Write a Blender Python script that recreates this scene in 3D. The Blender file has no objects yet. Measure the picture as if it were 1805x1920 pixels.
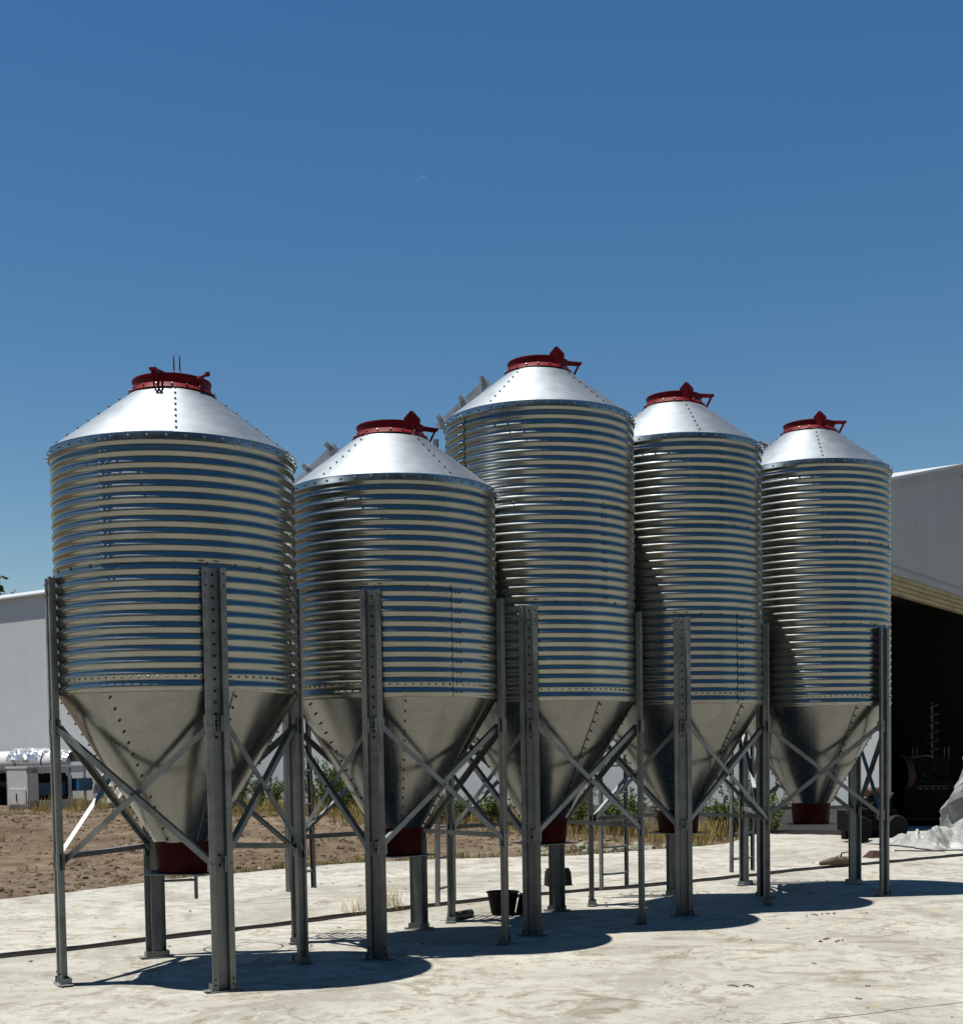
import bpy, math, random
from mathutils import Vector, Matrix, noise
R_ = math.radians
PI = math.pi
random.seed(7)
scene = bpy.context.scene
col = scene.collection

# ------------------------------------------------------------------ camera
F_PX, W_PX = 2462.4, 1805.0
pitch, roll = -0.046653, -0.016319
cam_d = bpy.data.cameras.new('camera')
cam = bpy.data.objects.new('camera', cam_d)
col.objects.link(cam)
cam_d.sensor_fit = 'HORIZONTAL'
cam_d.sensor_width = 36.0
cam_d.lens = 36.0 * F_PX / W_PX
cam_d.shift_y = (1531.16 - 960.0) / W_PX
cam_d.clip_start, cam_d.clip_end = 0.1, 6000
fw = Vector((0, math.cos(pitch), math.sin(pitch)))
up0 = Vector((0, -math.sin(pitch), math.cos(pitch)))
rt0 = Vector((1, 0, 0))
rt = math.cos(roll) * rt0 + math.sin(roll) * up0
up = -math.sin(roll) * rt0 + math.cos(roll) * up0
m = Matrix((rt, up, -fw)).transposed().to_4x4()
m.translation = Vector((0, 0, 1.6))
cam.matrix_world = m
scene.camera = cam

# ------------------------------------------------------------------ light
SUN_EL = R_(76.0)
SUN_AZ = Vector((-1.0, -0.13))
SUN_AZ.normalize()
world = bpy.data.worlds.new('World')
scene.world = world
world.use_nodes = True
nt = world.node_tree
bg = nt.nodes['Background']
sky = nt.nodes.new('ShaderNodeTexSky')
sky.sky_type = 'NISHITA'
sky.sun_disc = False
sky.sun_elevation = SUN_EL
sky.sun_rotation = math.atan2(SUN_AZ.x, SUN_AZ.y) % (2 * PI)
sky.altitude = 1500
sky.air_density = 1.35
sky.dust_density = 0.0
sky.ozone_density = 0.6
hsv = nt.nodes.new('ShaderNodeHueSaturation')
hsv.inputs['Saturation'].default_value = 1.36
nt.links.new(sky.outputs[0], hsv.inputs['Color'])
nt.links.new(hsv.outputs[0], bg.inputs[0])
bg.inputs[1].default_value = 0.05
sun_d = bpy.data.lights.new('sun', 'SUN')
sun_d.energy = 5.0
sun_d.angle = R_(0.5)
sun_d.color = (1.0, 0.955, 0.88)
sun = bpy.data.objects.new('sun', sun_d)
col.objects.link(sun)
sdir = Vector((SUN_AZ.x * math.cos(SUN_EL), SUN_AZ.y * math.cos(SUN_EL), math.sin(SUN_EL)))
sun.rotation_euler = sdir.to_track_quat('Z', 'Y').to_euler()
sun.location = sdir * 50
vs = scene.view_settings
vs.view_transform = 'Standard'
vs.look = 'None'
vs.exposure = 0.71
vs.gamma = 1.0
scene.cycles.max_bounces = 8
scene.cycles.glossy_bounces = 5
scene.cycles.diffuse_bounces = 3


# ------------------------------------------------------------------ helpers
class MB:
    """collects vertices and faces for one mesh"""

    def __init__(s):
        s.v, s.f = [], []

    def add(s, vs_, fs):
        o = len(s.v)
        s.v += [tuple(p) for p in vs_]
        s.f += [tuple(i + o for i in f) for f in fs]
        return s

    def box(s, c, size, rot=None, taper=1.0):
        hx, hy, hz = size[0] / 2, size[1] / 2, size[2] / 2
        pts = []
        for dz in (-1, 1):
            k = taper if dz > 0 else 1.0
            for dx, dy in ((-1, -1), (1, -1), (1, 1), (-1, 1)):
                p = Vector((dx * hx * k, dy * hy * k, dz * hz))
                if rot is not None:
                    p = rot @ p
                pts.append(p + Vector(c))
        return s.add(pts, [(3, 2, 1, 0), (4, 5, 6, 7), (0, 1, 5, 4), (1, 2, 6, 5), (2, 3, 7, 6), (3, 0, 4, 7)])

    def bar(s, a, b, n, prof):
        """extrude a closed 2-D profile (n, b axes) from a to b"""
        a, b = Vector(a), Vector(b)
        t = (b - a).normalized()
        n = Vector(n)
        n = (n - t * n.dot(t)).normalized()
        bb = t.cross(n)
        k = len(prof)
        pts = [a + n * p[0] + bb * p[1] for p in prof] + [b + n * p[0] + bb * p[1] for p in prof]
        fs = [(i, (i + 1) % k, k + (i + 1) % k, k + i) for i in range(k)]
        fs += [tuple(range(k - 1, -1, -1)), tuple(range(k, 2 * k))]
        return s.add(pts, fs)

    def tube(s, pts, r, n=8, cap=True):
        pts = [Vector(p) for p in pts]
        rings = []
        ref = None
        for i, p in enumerate(pts):
            t = (pts[min(i + 1, len(pts) - 1)] - pts[max(i - 1, 0)]).normalized()
            if ref is None:
                ref = Vector((0, 0, 1)) if abs(t.z) < .9 else Vector((1, 0, 0))
            u = (ref - t * ref.dot(t)).normalized()
            ref = u
            w = t.cross(u)
            rr = r[i] if isinstance(r, (list, tuple)) else r
            rings.append([p + u * rr * math.cos(2 * PI * k / n) + w * rr * math.sin(2 * PI * k / n) for k in range(n)])
        vs_ = [q for g in rings for q in g]
        fs = []
        for i in range(len(pts) - 1):
            for k in range(n):
                a, b = i * n + k, i * n + (k + 1) % n
                fs.append((a, b, b + n, a + n))
        if cap:
            fs.append(tuple(range(n - 1, -1, -1)))
            fs.append(tuple(range((len(pts) - 1) * n, len(pts) * n)))
        return s.add(vs_, fs)

    def lathe(s, prof, n=48, a0=0.0, a1=2 * PI, c=(0, 0, 0)):
        """revolve (r, z) profile"""
        full = abs(a1 - a0 - 2 * PI) < 1e-6
        cols = n if full else n + 1
        k = len(prof)
        vs_ = []
        for i in range(cols):
            a = a0 + (a1 - a0) * i / n
            for r, z in prof:
                vs_.append((c[0] + r * math.cos(a), c[1] + r * math.sin(a), c[2] + z))
        fs = []
        for i in range(n):
            j = (i + 1) % cols
            for q in range(k - 1):
                fs.append((i * k + q, j * k + q, j * k + q + 1, i * k + q + 1))
        return s.add(vs_, fs)

    def bolt(s, p, n, r=.009, h=.010):
        """hexagonal bolt head with a small washer step"""
        n = Vector(n).normalized()
        ref = Vector((0, 0, 1)) if abs(n.z) < .9 else Vector((1, 0, 0))
        u = n.cross(ref).normalized()
        w = n.cross(u)
        p = Vector(p)
        vs_ = []
        for d, k in ((-.002, 1.0), (h * .8, 1.0), (h, .7)):
            for i in range(6):
                a = i * PI / 3
                vs_.append(p + n * d + (u * math.cos(a) + w * math.sin(a)) * r * k)
        fs = []
        for lv in (0, 6):
            for i in range(6):
                fs.append((lv + i, lv + (i + 1) % 6, lv + 6 + (i + 1) % 6, lv + 6 + i))
        fs.append(tuple(range(12, 18)))
        return s.add(vs_, fs)

    def mesh(s, name, mat, smooth=False, sharp=None):
        me = bpy.data.meshes.new(name)
        me.from_pydata(s.v, [], s.f)
        me.update()
        if mat is not None:
            for mm in (mat if isinstance(mat, (list, tuple)) else [mat]):
                me.materials.append(mm)
        if smooth:
            me.polygons.foreach_set('use_smooth', [True] * len(me.polygons))
            if sharp:
                me.set_sharp_from_angle(angle=R_(sharp))
        return me

    def build(s, name, mat, parent=None, smooth=False, sharp=None, **kw):
        return obj(name, s.mesh(name, mat, smooth, sharp), parent, **kw)


def obj(name, me, parent=None, loc=None, rotz=None, kind=None):
    o = bpy.data.objects.new(name, me)
    col.objects.link(o)
    if parent is not None:
        o.parent = parent
    if loc is not None:
        o.location = loc
    if rotz is not None:
        o.rotation_euler = (0, 0, rotz)
    if kind:
        o['kind'] = kind
    return o


def tag(o, label, cat, group=None):
    o['label'] = label
    o['category'] = cat
    if group:
        o['group'] = group
    return o


def empty(name, loc, rotz=0.0):
    o = bpy.data.objects.new(name, None)
    o.empty_display_size = .2
    col.objects.link(o)
    o.location = loc
    o.rotation_euler = (0, 0, rotz)
    return o


# ------------------------------------------------------------------ materials
def mat_base(name):
    mt = bpy.data.materials.new(name)
    mt.use_nodes = True
    t = mt.node_tree
    return mt, t, t.nodes['Principled BSDF']


def N(t, typ, **kw):
    n = t.nodes.new(typ)
    for k, v in kw.items():
        if k.startswith('i_'):
            key = k[2:]
            n.inputs[int(key) if key.isdigit() else key.replace('_', ' ')].default_value = v
        else:
            setattr(n, k, v)
    return n


def ramp(t, src, stops):
    r = t.nodes.new('ShaderNodeValToRGB')
    e = r.color_ramp.elements
    while len(e) < len(stops):
        e.new(0.5)
    for i, (p, c) in enumerate(stops):
        e[i].position = p
        e[i].color = c if len(c) == 4 else (*c, 1)
    t.links.new(src, r.inputs[0])
    return r.outputs[0]


def coords(t, scale=(1, 1, 1), rnd=True, which='Object'):
    tc = N(t, 'ShaderNodeTexCoord')
    mp = N(t, 'ShaderNodeMapping')
    mp.inputs['Scale'].default_value = scale
    t.links.new(tc.outputs[which], mp.inputs['Vector'])
    if rnd:
        oi = N(t, 'ShaderNodeObjectInfo')
        mu = N(t, 'ShaderNodeMath', operation='MULTIPLY', i_1=37.0)
        t.links.new(oi.outputs['Random'], mu.inputs[0])
        t.links.new(mu.outputs[0], mp.inputs['Location'])
    return mp.outputs[0]


def nz(t, vec, scale, detail=4, rough=.55, dist=0.0):
    n = N(t, 'ShaderNodeTexNoise')
    n.inputs['Scale'].default_value = scale
    n.inputs['Detail'].default_value = detail
    n.inputs['Roughness'].default_value = rough
    n.inputs['Distortion'].default_value = dist
    t.links.new(vec, n.inputs['Vector'])
    return n.outputs[0]


def mixc(t, fac, a, b, mode='MIX'):
    n = N(t, 'ShaderNodeMix', data_type='RGBA', blend_type=mode)
    for sock, v in ((n.inputs[0], fac), (n.inputs[6], a), (n.inputs[7], b)):
        if hasattr(v, 'is_output'):
            t.links.new(v, sock)
        elif isinstance(v, (int, float)):
            sock.default_value = v
        else:
            sock.default_value = (*v, 1) if len(v) == 3 else v
    return n.outputs[2]


def mth(t, op, a, b=None, clamp=False):
    n = N(t, 'ShaderNodeMath', operation=op, use_clamp=clamp)
    for i, v in enumerate((a, b)):
        if v is None:
            continue
        if hasattr(v, 'is_output'):
            t.links.new(v, n.inputs[i])
        else:
            n.inputs[i].default_value = v
    return n.outputs[0]


def bump(t, bs, height, strength, dist):
    b = N(t, 'ShaderNodeBump')
    b.inputs['Strength'].default_value = strength
    b.inputs['Distance'].default_value = dist
    t.links.new(height, b.inputs['Height'])
    t.links.new(b.outputs[0], bs.inputs['Normal'])


def galv(name, lo, hi, r0, r1, blotch=6.0, streak=(1, 1, 1), bstr=.15, bdist=.002, bscale=9.0, stain=0.0, metal=1.0, haze=None):
    """galvanised steel: spangle, streaks, uneven gloss"""
    mt, t, bs = mat_base(name)
    v = coords(t)
    vs_ = coords(t, streak)
    n1 = nz(t, v, blotch, 5, .6)
    n2 = nz(t, vs_, blotch * 2.5, 4, .6)
    sp = N(t, 'ShaderNodeTexVoronoi')
    sp.inputs['Scale'].default_value = 130
    t.links.new(v, sp.inputs['Vector'])
    f = mth(t, 'ADD', mth(t, 'MULTIPLY', n1, .55), mth(t, 'MULTIPLY', n2, .35))
    f = mth(t, 'ADD', f, mth(t, 'MULTIPLY', sp.outputs['Distance'], .12))
    c = ramp(t, f, [(.3, lo), (.7, hi)])
    if stain > 0:
        s = nz(t, coords(t, (1.6, 1.6, 4.0)), 3.0, 8, .72, .6)
        c = mixc(t, ramp(t, s, [(.50, (0, 0, 0)), (.72, (stain, stain, stain))]), c, (lo[0] * .35, lo[1] * .33, lo[2] * .29))
    oi = N(t, 'ShaderNodeObjectInfo')
    c = mixc(t, 1.0, c, ramp(t, oi.outputs['Random'], [(0, (.86, .86, .87)), (1, (1.06, 1.06, 1.05))]), 'MULTIPLY')
    t.links.new(c, bs.inputs['Base Color'])
    rr = ramp(t, mth(t, 'ADD', mth(t, 'MULTIPLY', n2, .6), mth(t, 'MULTIPLY', n1, .4)), [(.32, (r0,) * 3), (.68, (r1,) * 3)])
    t.links.new(rr, bs.inputs['Roughness'])
    bs.inputs['Metallic'].default_value = metal
    bump(t, bs, nz(t, v, bscale, 3, .5), bstr, bdist)
    if haze:
        # zinc crystals scatter part of the light into a wider lobe
        gl = N(t, 'ShaderNodeBsdfAnisotropic')
        t.links.new(c, gl.inputs['Color'])
        gl.inputs['Roughness'].default_value = haze[1]
        mx = N(t, 'ShaderNodeMixShader')
        mx.inputs[0].default_value = haze[0]
        t.links.new(bs.outputs[0], mx.inputs[1])
        t.links.new(gl.outputs[0], mx.inputs[2])
        t.links.new(mx.outputs[0], t.nodes['Material Output'].inputs[0])
    return mt


def paint(name, c, rough=.45, var=.18, scale=8.0, dirt=None, dirt_amt=.5, spec=.4, bs_=.1):
    c = tuple(x * KD for x in c)
    dirt = tuple(x * KD for x in dirt) if dirt else None
    mt, t, bs = mat_base(name)
    v = coords(t)
    n1 = nz(t, v, scale, 6, .62)
    cc = ramp(t, n1, [(.3, tuple(x * (1 - var) for x in c)), (.7, tuple(min(1, x * (1 + var)) for x in c))])
    if dirt:
        n2 = nz(t, v, scale * .45, 8, .7, .5)
        cc = mixc(t, ramp(t, n2, [(.48, (0, 0, 0)), (.68, (dirt_amt,) * 3)]), cc, dirt)
    t.links.new(cc, bs.inputs['Base Color'])
    t.links.new(ramp(t, n1, [(.3, (rough * .85,) * 3), (.7, (min(1, rough * 1.2),) * 3)]), bs.inputs['Roughness'])
    bs.inputs['Specular IOR Level'].default_value = spec
    bump(t, bs, nz(t, v, scale * 6, 4), bs_, .003)
    return mt


KD = .84      # exposure-matched scale of the diffuse paint colours
M = {}
M['wall'] = galv('galvanised_wall', (.215, .220, .200), (.325, .330, .300), .13, .22, 3.0, (1, 1, 14), .20, .006, 4.0, haze=(.36, .45))
M['roof'] = galv('galvanised_roof', (.235, .262, .285), (.285, .315, .34), .47, .55, 3.0, (1, 1, 1.5), .03, .002, 6.0, metal=.92)
M['hopper'] = galv('galvanised_hopper', (.165, .169, .160), (.255, .257, .243), .19, .30, 1.6, (9, 9, .6), .06, .003, 4.0, stain=.22)
M['leg'] = galv('galvanised_leg', (.135, .148, .150), (.34, .358, .36), .48, .68, 5.0, (7, 7, 1), .08, .001, 22.0, stain=.35)
M['bolt'] = galv('zinc_bolt', (.08, .085, .09), (.20, .21, .22), .35, .5, 40.0)
M['band'] = galv('galvanised_band', (.24, .27, .29), (.36, .40, .42), .26, .36, 9.0, (1, 1, 1), .06, .001, 20.0)
M['rail'] = galv('bright_galvanised_rail', (.42, .45, .47), (.58, .61, .63), .45, .6, 8.0, metal=.85)
M['red'] = paint('red_paint', (.150, .0036, .0085), .5, .14, 9.0, (.05, .002, .003), .4, .14)
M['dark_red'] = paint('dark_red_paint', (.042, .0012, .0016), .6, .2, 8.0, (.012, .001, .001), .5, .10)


def concrete(name, base, scale_shift=0.0):
    mt, t, bs = mat_base(name)
    tc = N(t, 'ShaderNodeTexCoord')
    mp = N(t, 'ShaderNodeMapping')
    mp.inputs['Location'].default_value = (scale_shift, scale_shift * .7, 0)
    t.links.new(tc.outputs['Object'], mp.inputs['Vector'])
    v = mp.outputs[0]

    def sh(k):
        return tuple(min(1, x * y) for x, y in zip(base, k))
    big = nz(t, v, .42, 8, .62, .9)
    c = ramp(t, big, [(.32, sh((.70, .69, .66))), (.46, sh((.92, .92, .91))), (.62, sh((1.10, 1.10, 1.08)))])
    # trowel marks and grain
    mid = nz(t, v, 5.5, 9, .74, .3)
    c = mixc(t, ramp(t, mid, [(.38, (.75,) * 3), (.52, (0,) * 3)]), c, sh((.62, .60, .56)))
    fine = nz(t, v, 60, 7, .78)
    c = mixc(t, ramp(t, fine, [(.34, (.75,) * 3), (.50, (0,) * 3)]), c, sh((.56, .54, .50)))
    # grey damp patches and brown stains with crisp edges of their own
    d1 = nz(t, v, .62, 10, .66, 1.6)
    c = mixc(t, ramp(t, d1, [(.535, (0,) * 3), (.550, (.45,) * 3), (.64, (.70,) * 3)]), c, sh((.60, .59, .56)))
    d2 = nz(t, mp.outputs[0], 1.35, 12, .78, 2.2)
    c = mixc(t, ramp(t, d2, [(.535, (0,) * 3), (.570, (.55,) * 3), (.65, (.85,) * 3)]), c, sh((.46, .40, .32)))
    d3 = nz(t, v, 2.3, 5, .6, .8)
    c = mixc(t, ramp(t, d3, [(.63, (0,) * 3), (.67, (.5,) * 3)]), c, sh((.98, .84, .56)))
    # cracks: warped cell edges, broken up by a mask
    wv = N(t, 'ShaderNodeVectorMath', operation='ADD')
    nn = N(t, 'ShaderNodeTexNoise')
    nn.inputs['Scale'].default_value = 1.6
    nn.inputs['Detail'].default_value = 9
    nn.inputs['Roughness'].default_value = .65
    t.links.new(v, nn.inputs['Vector'])
    sc = N(t, 'ShaderNodeVectorMath', operation='SCALE')
    sc.inputs['Scale'].default_value = 1.5
    t.links.new(nn.outputs['Color'], sc.inputs[0])
    t.links.new(v, wv.inputs[0])
    t.links.new(sc.outputs[0], wv.inputs[1])
    crs = None
    for scl, wd, g0, g1 in ((.36, .0040, .44, .52), (.95, .0055, .55, .62)):
        vo = N(t, 'ShaderNodeTexVoronoi', feature='DISTANCE_TO_EDGE')
        vo.inputs['Scale'].default_value = scl
        t.links.new(wv.outputs[0], vo.inputs['Vector'])
        gate = ramp(t, nz(t, v, .8 * scl + .4, 3), [(g0, (0,) * 3), (g1, (1,) * 3)])
        crack = ramp(t, vo.outputs['Distance'], [(.0, (1,) * 3), (wd, (0,) * 3)])
        q = mth(t, 'MULTIPLY', crack, gate)
        crs = q if crs is None else mth(t, 'MAXIMUM', crs, q)
    c = mixc(t, mth(t, 'MULTIPLY', crs, .8), c, (.07, .058, .045))
    t.links.new(c, bs.inputs['Base Color'])
    bs.inputs['Roughness'].default_value = .88
    bs.inputs['Specular IOR Level'].default_value = .2
    h = mth(t, 'ADD', mth(t, 'MULTIPLY', fine, .6), mth(t, 'MULTIPLY', mid, .5))
    h = mth(t, 'SUBTRACT', h, crs)
    bump(t, bs, h, .5, .004)
    return mt


M['concrete'] = concrete('concrete_apron', (.330, .322, .288))
M['concrete2'] = concrete('concrete_raised', (.345, .337, .303), 31.0)


def dirt_mat():
    mt, t, bs = mat_base('dry_dirt')
    v = coords(t, rnd=False)
    big = nz(t, v, .35, 7, .68, .5)
    mid = nz(t, v, 2.6, 8, .72, .3)
    fine = nz(t, v, 22, 6, .75)
    c = ramp(t, big, [(.3, (.090, .064, .043)), (.5, (.150, .113, .078)), (.7, (.205, .165, .120))])
    c = mixc(t, ramp(t, mid, [(.38, (.7,) * 3), (.58, (0,) * 3)]), c, (.05, .031, .02))
    c = mixc(t, ramp(t, fine, [(.3, (.6,) * 3), (.5, (0,) * 3)]), c, (.045, .03, .02))
    t.links.new(c, bs.inputs['Base Color'])
    bs.inputs['Roughness'].default_value = .95
    bs.inputs['Specular IOR Level'].default_value = .1
    bump(t, bs, mth(t, 'ADD', mid, mth(t, 'MULTIPLY', fine, .5)), .9, .06)
    return mt


M['dirt'] = dirt_mat()
M['clad'] = paint('white_cladding', (.62, .645, .65), .55, .03, 1.2, (.52, .53, .52), .25, .3, .02)
M['gable'] = paint('gable_panel_paint', (.385, .395, .395), .55, .05, 1.0, (.31, .30, .29), .35, .3, .02)
M['trim'] = paint('trim_paint', (.36, .345, .345), .5, .06, 2.0, (.20, .17, .16), .4, .3, .02)
M['sheet'] = paint('roof_sheet', (.50, .51, .52), .4, .04, 2.0, None, 0, .4, .02)
M['lintel'] = paint('rusty_cream_paint', (.40, .335, .185), .6, .2, 2.2, (.22, .12, .04), .6, .3, .05)
M['shade'] = paint('shade_lining', (.010, .010, .010), .8, .2, 3.0)  # near-black colour that paints in the interior shade
M['plinth'] = paint('plinth_concrete', (.20, .20, .195), .85, .2, 3.0, (.08, .075, .07), .6, .2, .3)
M['black'] = paint('black_machine_paint', (.004, .004, .0042), .75, .3, 9.0, (.008, .006, .005), .4, .15)
M['steel'] = galv('worn_steel', (.05, .05, .05), (.14, .137, .133), .4, .65, 14.0)
M['rust'] = paint('rust_red_paint', (.050, .015, .008), .7, .3, 8.0, (.016, .007, .004), .7)
M['orange'] = paint('orange_paint', (.06, .018, .006), .55, .2, 9.0, (.08, .03, .01), .5)
M['tarp'] = paint('white_tarp', (.31, .315, .305), .45, .25, 3.0, (.085, .085, .065), .9, .35, .05)
M['foil'] = galv('silver_foil', (.40, .41, .42), (.65, .66, .68), .18, .42, 6.0, metal=.75)
M['white'] = paint('white_gloss_paint', (.60, .61, .61), .4, .06, 5.0, (.27, .26, .23), .3, .5, .02)
M['blue'] = paint('blue_machine_paint', (.016, .085, .155), .45, .2, 7.0, (.01, .03, .04), .5)
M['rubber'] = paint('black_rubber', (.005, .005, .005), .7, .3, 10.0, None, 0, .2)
M['bitumen'] = paint('bitumen_filler', (.006, .005, .004), .85, .4, 14.0, (.03, .02, .015), .5, .2, .5)
M['cut'] = paint('dusty_joint', (.13, .12, .10), .9, .3, 9.0)
M['cream'] = paint('cream_canvas', (.38, .36, .31), .7, .12, 4.0, (.20, .18, .14), .5, .2, .2)
M['rock'] = paint('rubble_stone', (.25, .235, .205), .9, .25, 6.0, (.13, .11, .08), .5, .2, .5)
M['wood'] = paint('dry_wood', (.14, .105, .068), .85, .3, 12.0, (.06, .04, .025), .5, .2, .4)


def leafmat(name, a, b):
    mt, t, bs = mat_base(name)
    n1 = nz(t, coords(t), 3.0, 5, .7)
    g = N(t, 'ShaderNodeNewGeometry')
    f = mth(t, 'ADD', mth(t, 'MULTIPLY', n1, .6), mth(t, 'MULTIPLY', g.outputs['Random Per Island'], .4))
    t.links.new(ramp(t, f, [(.3, a), (.7, b)]), bs.inputs['Base Color'])
    bs.inputs['Roughness'].default_value = .7
    bs.inputs['Specular IOR Level'].default_value = .2
    tr = N(t, 'ShaderNodeBsdfTranslucent')
    t.links.new(ramp(t, f, [(.3, a), (.7, b)]), tr.inputs[0])
    mx = N(t, 'ShaderNodeMixShader')
    mx.inputs[0].default_value = .25
    t.links.new(bs.outputs[0], mx.inputs[1])
    t.links.new(tr.outputs[0], mx.inputs[2])
    t.links.new(mx.outputs[0], t.nodes['Material Output'].inputs[0])
    return mt


M['leaf'] = leafmat('weed_leaf', (.032, .066, .014), (.125, .155, .042))
M['straw'] = leafmat('dry_straw', (.17, .125, .036), (.34, .27, .105))
M['leaf_dark'] = leafmat('tree_leaf', (.008, .018, .005), (.025, .043, .013))

# ------------------------------------------------------------------ ground
J = [(-3.97, 10.71), (-3.44, 11.13), (-3.02, 11.55), (-2.49, 12.03), (-1.87, 12.57), (-1.18, 13.30), (-.76, 13.70),
     (.15, 14.50), (1.08, 15.10), (1.80, 15.50), (2.58, 16.04), (3.69, 16.92), (4.64, 17.66), (5.80, 18.40), (7.09, 19.33)]
EDGE = [(-5.56, 15.09), (-5.03, 15.73), (-4.06, 17.30), (-3.02, 18.42), (-2.01, 19.36), (-.84, 19.85), (-.03, 20.02),
        (1.45, 20.20), (2.63, 21.04), (4.13, 22.24)]
ZS = .03
# warehouse frame: corner, direction of long wall, direction of gable wall
WC = Vector((7.6, 24.74, 0))
WL = Vector((-.817, .576, 0)).normalized()
WG = Vector((.576, .817, 0)).normalized()
NL = -WG              # outward normal of the long wall
NG = -WL              # outward normal of the gable wall


def resample(pts, step, jit, extend0=None, extend1=None):
    pts = [Vector((p[0], p[1])) for p in pts]
    if extend0:
        pts.insert(0, Vector(extend0))
    if extend1:
        pts.append(Vector(extend1))
    out = []
    for a, b in zip(pts, pts[1:]):
        n = max(1, int((b - a).length / step))
        for i in range(n):
            p = a.lerp(b, i / n)
            d = (b - a).normalized()
            nn = Vector((-d.y, d.x))
            q = noise.noise(Vector((p.x * 2.3, p.y * 2.3, 1.7))) + .6 * noise.noise(Vector((p.x * 9, p.y * 9, 4)))
            out.append(p + nn * q * jit)
    out.append(pts[-1])
    return out


# the dirt: one sheet to the horizon, gently rising toward the warehouse on the left, finer where it is seen
def dirt_h(x, y):
    d = (Vector((x, y, 0)) - WC).dot(NL)          # distance in front of the long wall
    along = (Vector((x, y, 0)) - WC).dot(WL)
    k = max(0.0, min(1.0, (y - 15.5) / 16.0))
    lft = max(0.0, min(1.0, (-x + 4.0) / 9.0))
    z = -.05 + .40 * (k * k * (3 - 2 * k)) * lft
    if y > 14 and x < 6.5:
        z += .035 * noise.noise(Vector((x * .8, y * .8, 0))) * min(1, max(0, (y - 14) / 3))
        z += .02 * noise.noise(Vector((x * 2.7, y * 2.7, 3))) * min(1, max(0, (y - 14) / 3))
    return z


xs = [-1500, -400, -120, -60, -40] + [-34 + .4 * i for i in range(105)] + [9, 12, 30, 120, 400, 1500]
ys = [-1500, -400, -100, -30, 0, 8] + [13 + .32 * i for i in range(90)] + [44, 50, 70, 130, 400, 1800]
mb = MB()
vs_ = [(x, y, dirt_h(x, y) if -34 <= x <= 8 and 13 <= y <= 42 else -.05 + (.40 if y > 31 and x < 0 else 0) * (1 if y < 100 else 1)) for y in ys for x in xs]
nx = len(xs)
mb.add(vs_, [(j * nx + i, j * nx + i + 1, (j + 1) * nx + i + 1, (j + 1) * nx + i) for j in range(len(ys) - 1) for i in range(nx - 1)])
gr = mb.build('dirt_ground', M['dirt'], smooth=True, kind='structure')

# near concrete apron (a sheet with a low edge, under everything)
near = resample(J, .12, .02, (-16, 1.0), (26, 34.0))
poly = [(p.x, p.y) for p in near]
mb = MB()
# strip between joint line and the front edge of the yard
lo = [(-34 + (60 * i / (len(poly) - 1)), -30.0) for i in range(len(poly))]
k = len(poly)
mb.add([(x, y, 0) for x, y in lo] + [(x, y, 0) for x, y in poly] + [(x, y, -.06) for x, y in poly],
       [(i, i + 1, k + i + 1, k + i) for i in range(k - 1)] + [(k + i, k + i + 1, 2 * k + i + 1, 2 * k + i) for i in range(k - 1)])
mb.build('concrete_apron', M['concrete'], kind='structure')

# raised slab behind the joint: chipped front edge, dark step between the two pours
GAP = .05
front = []
dirn = Vector((-.615, .79))
for p in resample(J, .10, .022, (-16, 1.0), (26, 34.0)):
    g = GAP * (1.0 + .8 * noise.noise(Vector((p.x * 1.7, p.y * 1.7, 9))))
    front.append(p + dirn * max(.012, g))
back = resample(EDGE, .15, .05, (-18, 2.4), None)
back = back + [Vector((5.75, 26.05))] + [Vector((7.6, 24.74)), Vector((7.6 + 10.4 * WG.x, 24.74 + 10.4 * WG.y)), Vector((26, 34.6))]


def by_len(pts, n):
    L = [0]
    for a, b in zip(pts, pts[1:]):
        L.append(L[-1] + (b - a).length)
    out = []
    j = 0
    for i in range(n):
        s = L[-1] * i / (n - 1)
        while j < len(L) - 2 and L[j + 1] < s:
            j += 1
        out.append(pts[j].lerp(pts[j + 1], (s - L[j]) / max(1e-9, L[j + 1] - L[j])))
    return out


jb = resample(J, .10, .018, (-16, 1.0), (26, 34.0))
mb = MB()
k = len(jb)
pts_ = []
for p in jb:
    w = .034 + .045 * noise.noise(Vector((p.x * 2.1, p.y * 2.1, 3)))
    pts_.append((p.x - dirn.x * w, p.y - dirn.y * w, .007))
for p in jb:
    pts_.append((p.x + dirn.x * .16, p.y + dirn.y * .16, .012))
mb.add(pts_, [(i, i + 1, k + i + 1, k + i) for i in range(k - 1)])
mb.build('bitumen_joint', M['bitumen'], kind='structure')

import bmesh
bm = bmesh.new()
ring = front + list(reversed(back))
tv = [bm.verts.new((p.x, p.y, ZS + .006 * noise.noise(Vector((p.x * 3, p.y * 3, 0))))) for p in ring]
bv = [bm.verts.new((p.x, p.y, -.06)) for p in ring]
fc = bm.faces.new(tv)
for i in range(len(ring)):
    j = (i + 1) % len(ring)
    bm.faces.new((tv[i], bv[i], bv[j], tv[j]))
bmesh.ops.triangulate(bm, faces=[fc])
bmesh.ops.recalc_face_normals(bm, faces=bm.faces)
me = bpy.data.meshes.new('concrete_raised_slab')
bm.to_mesh(me)
bm.free()
me.materials.append(M['concrete2'])
obj('concrete_raised_slab', me, kind='structure')

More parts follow.
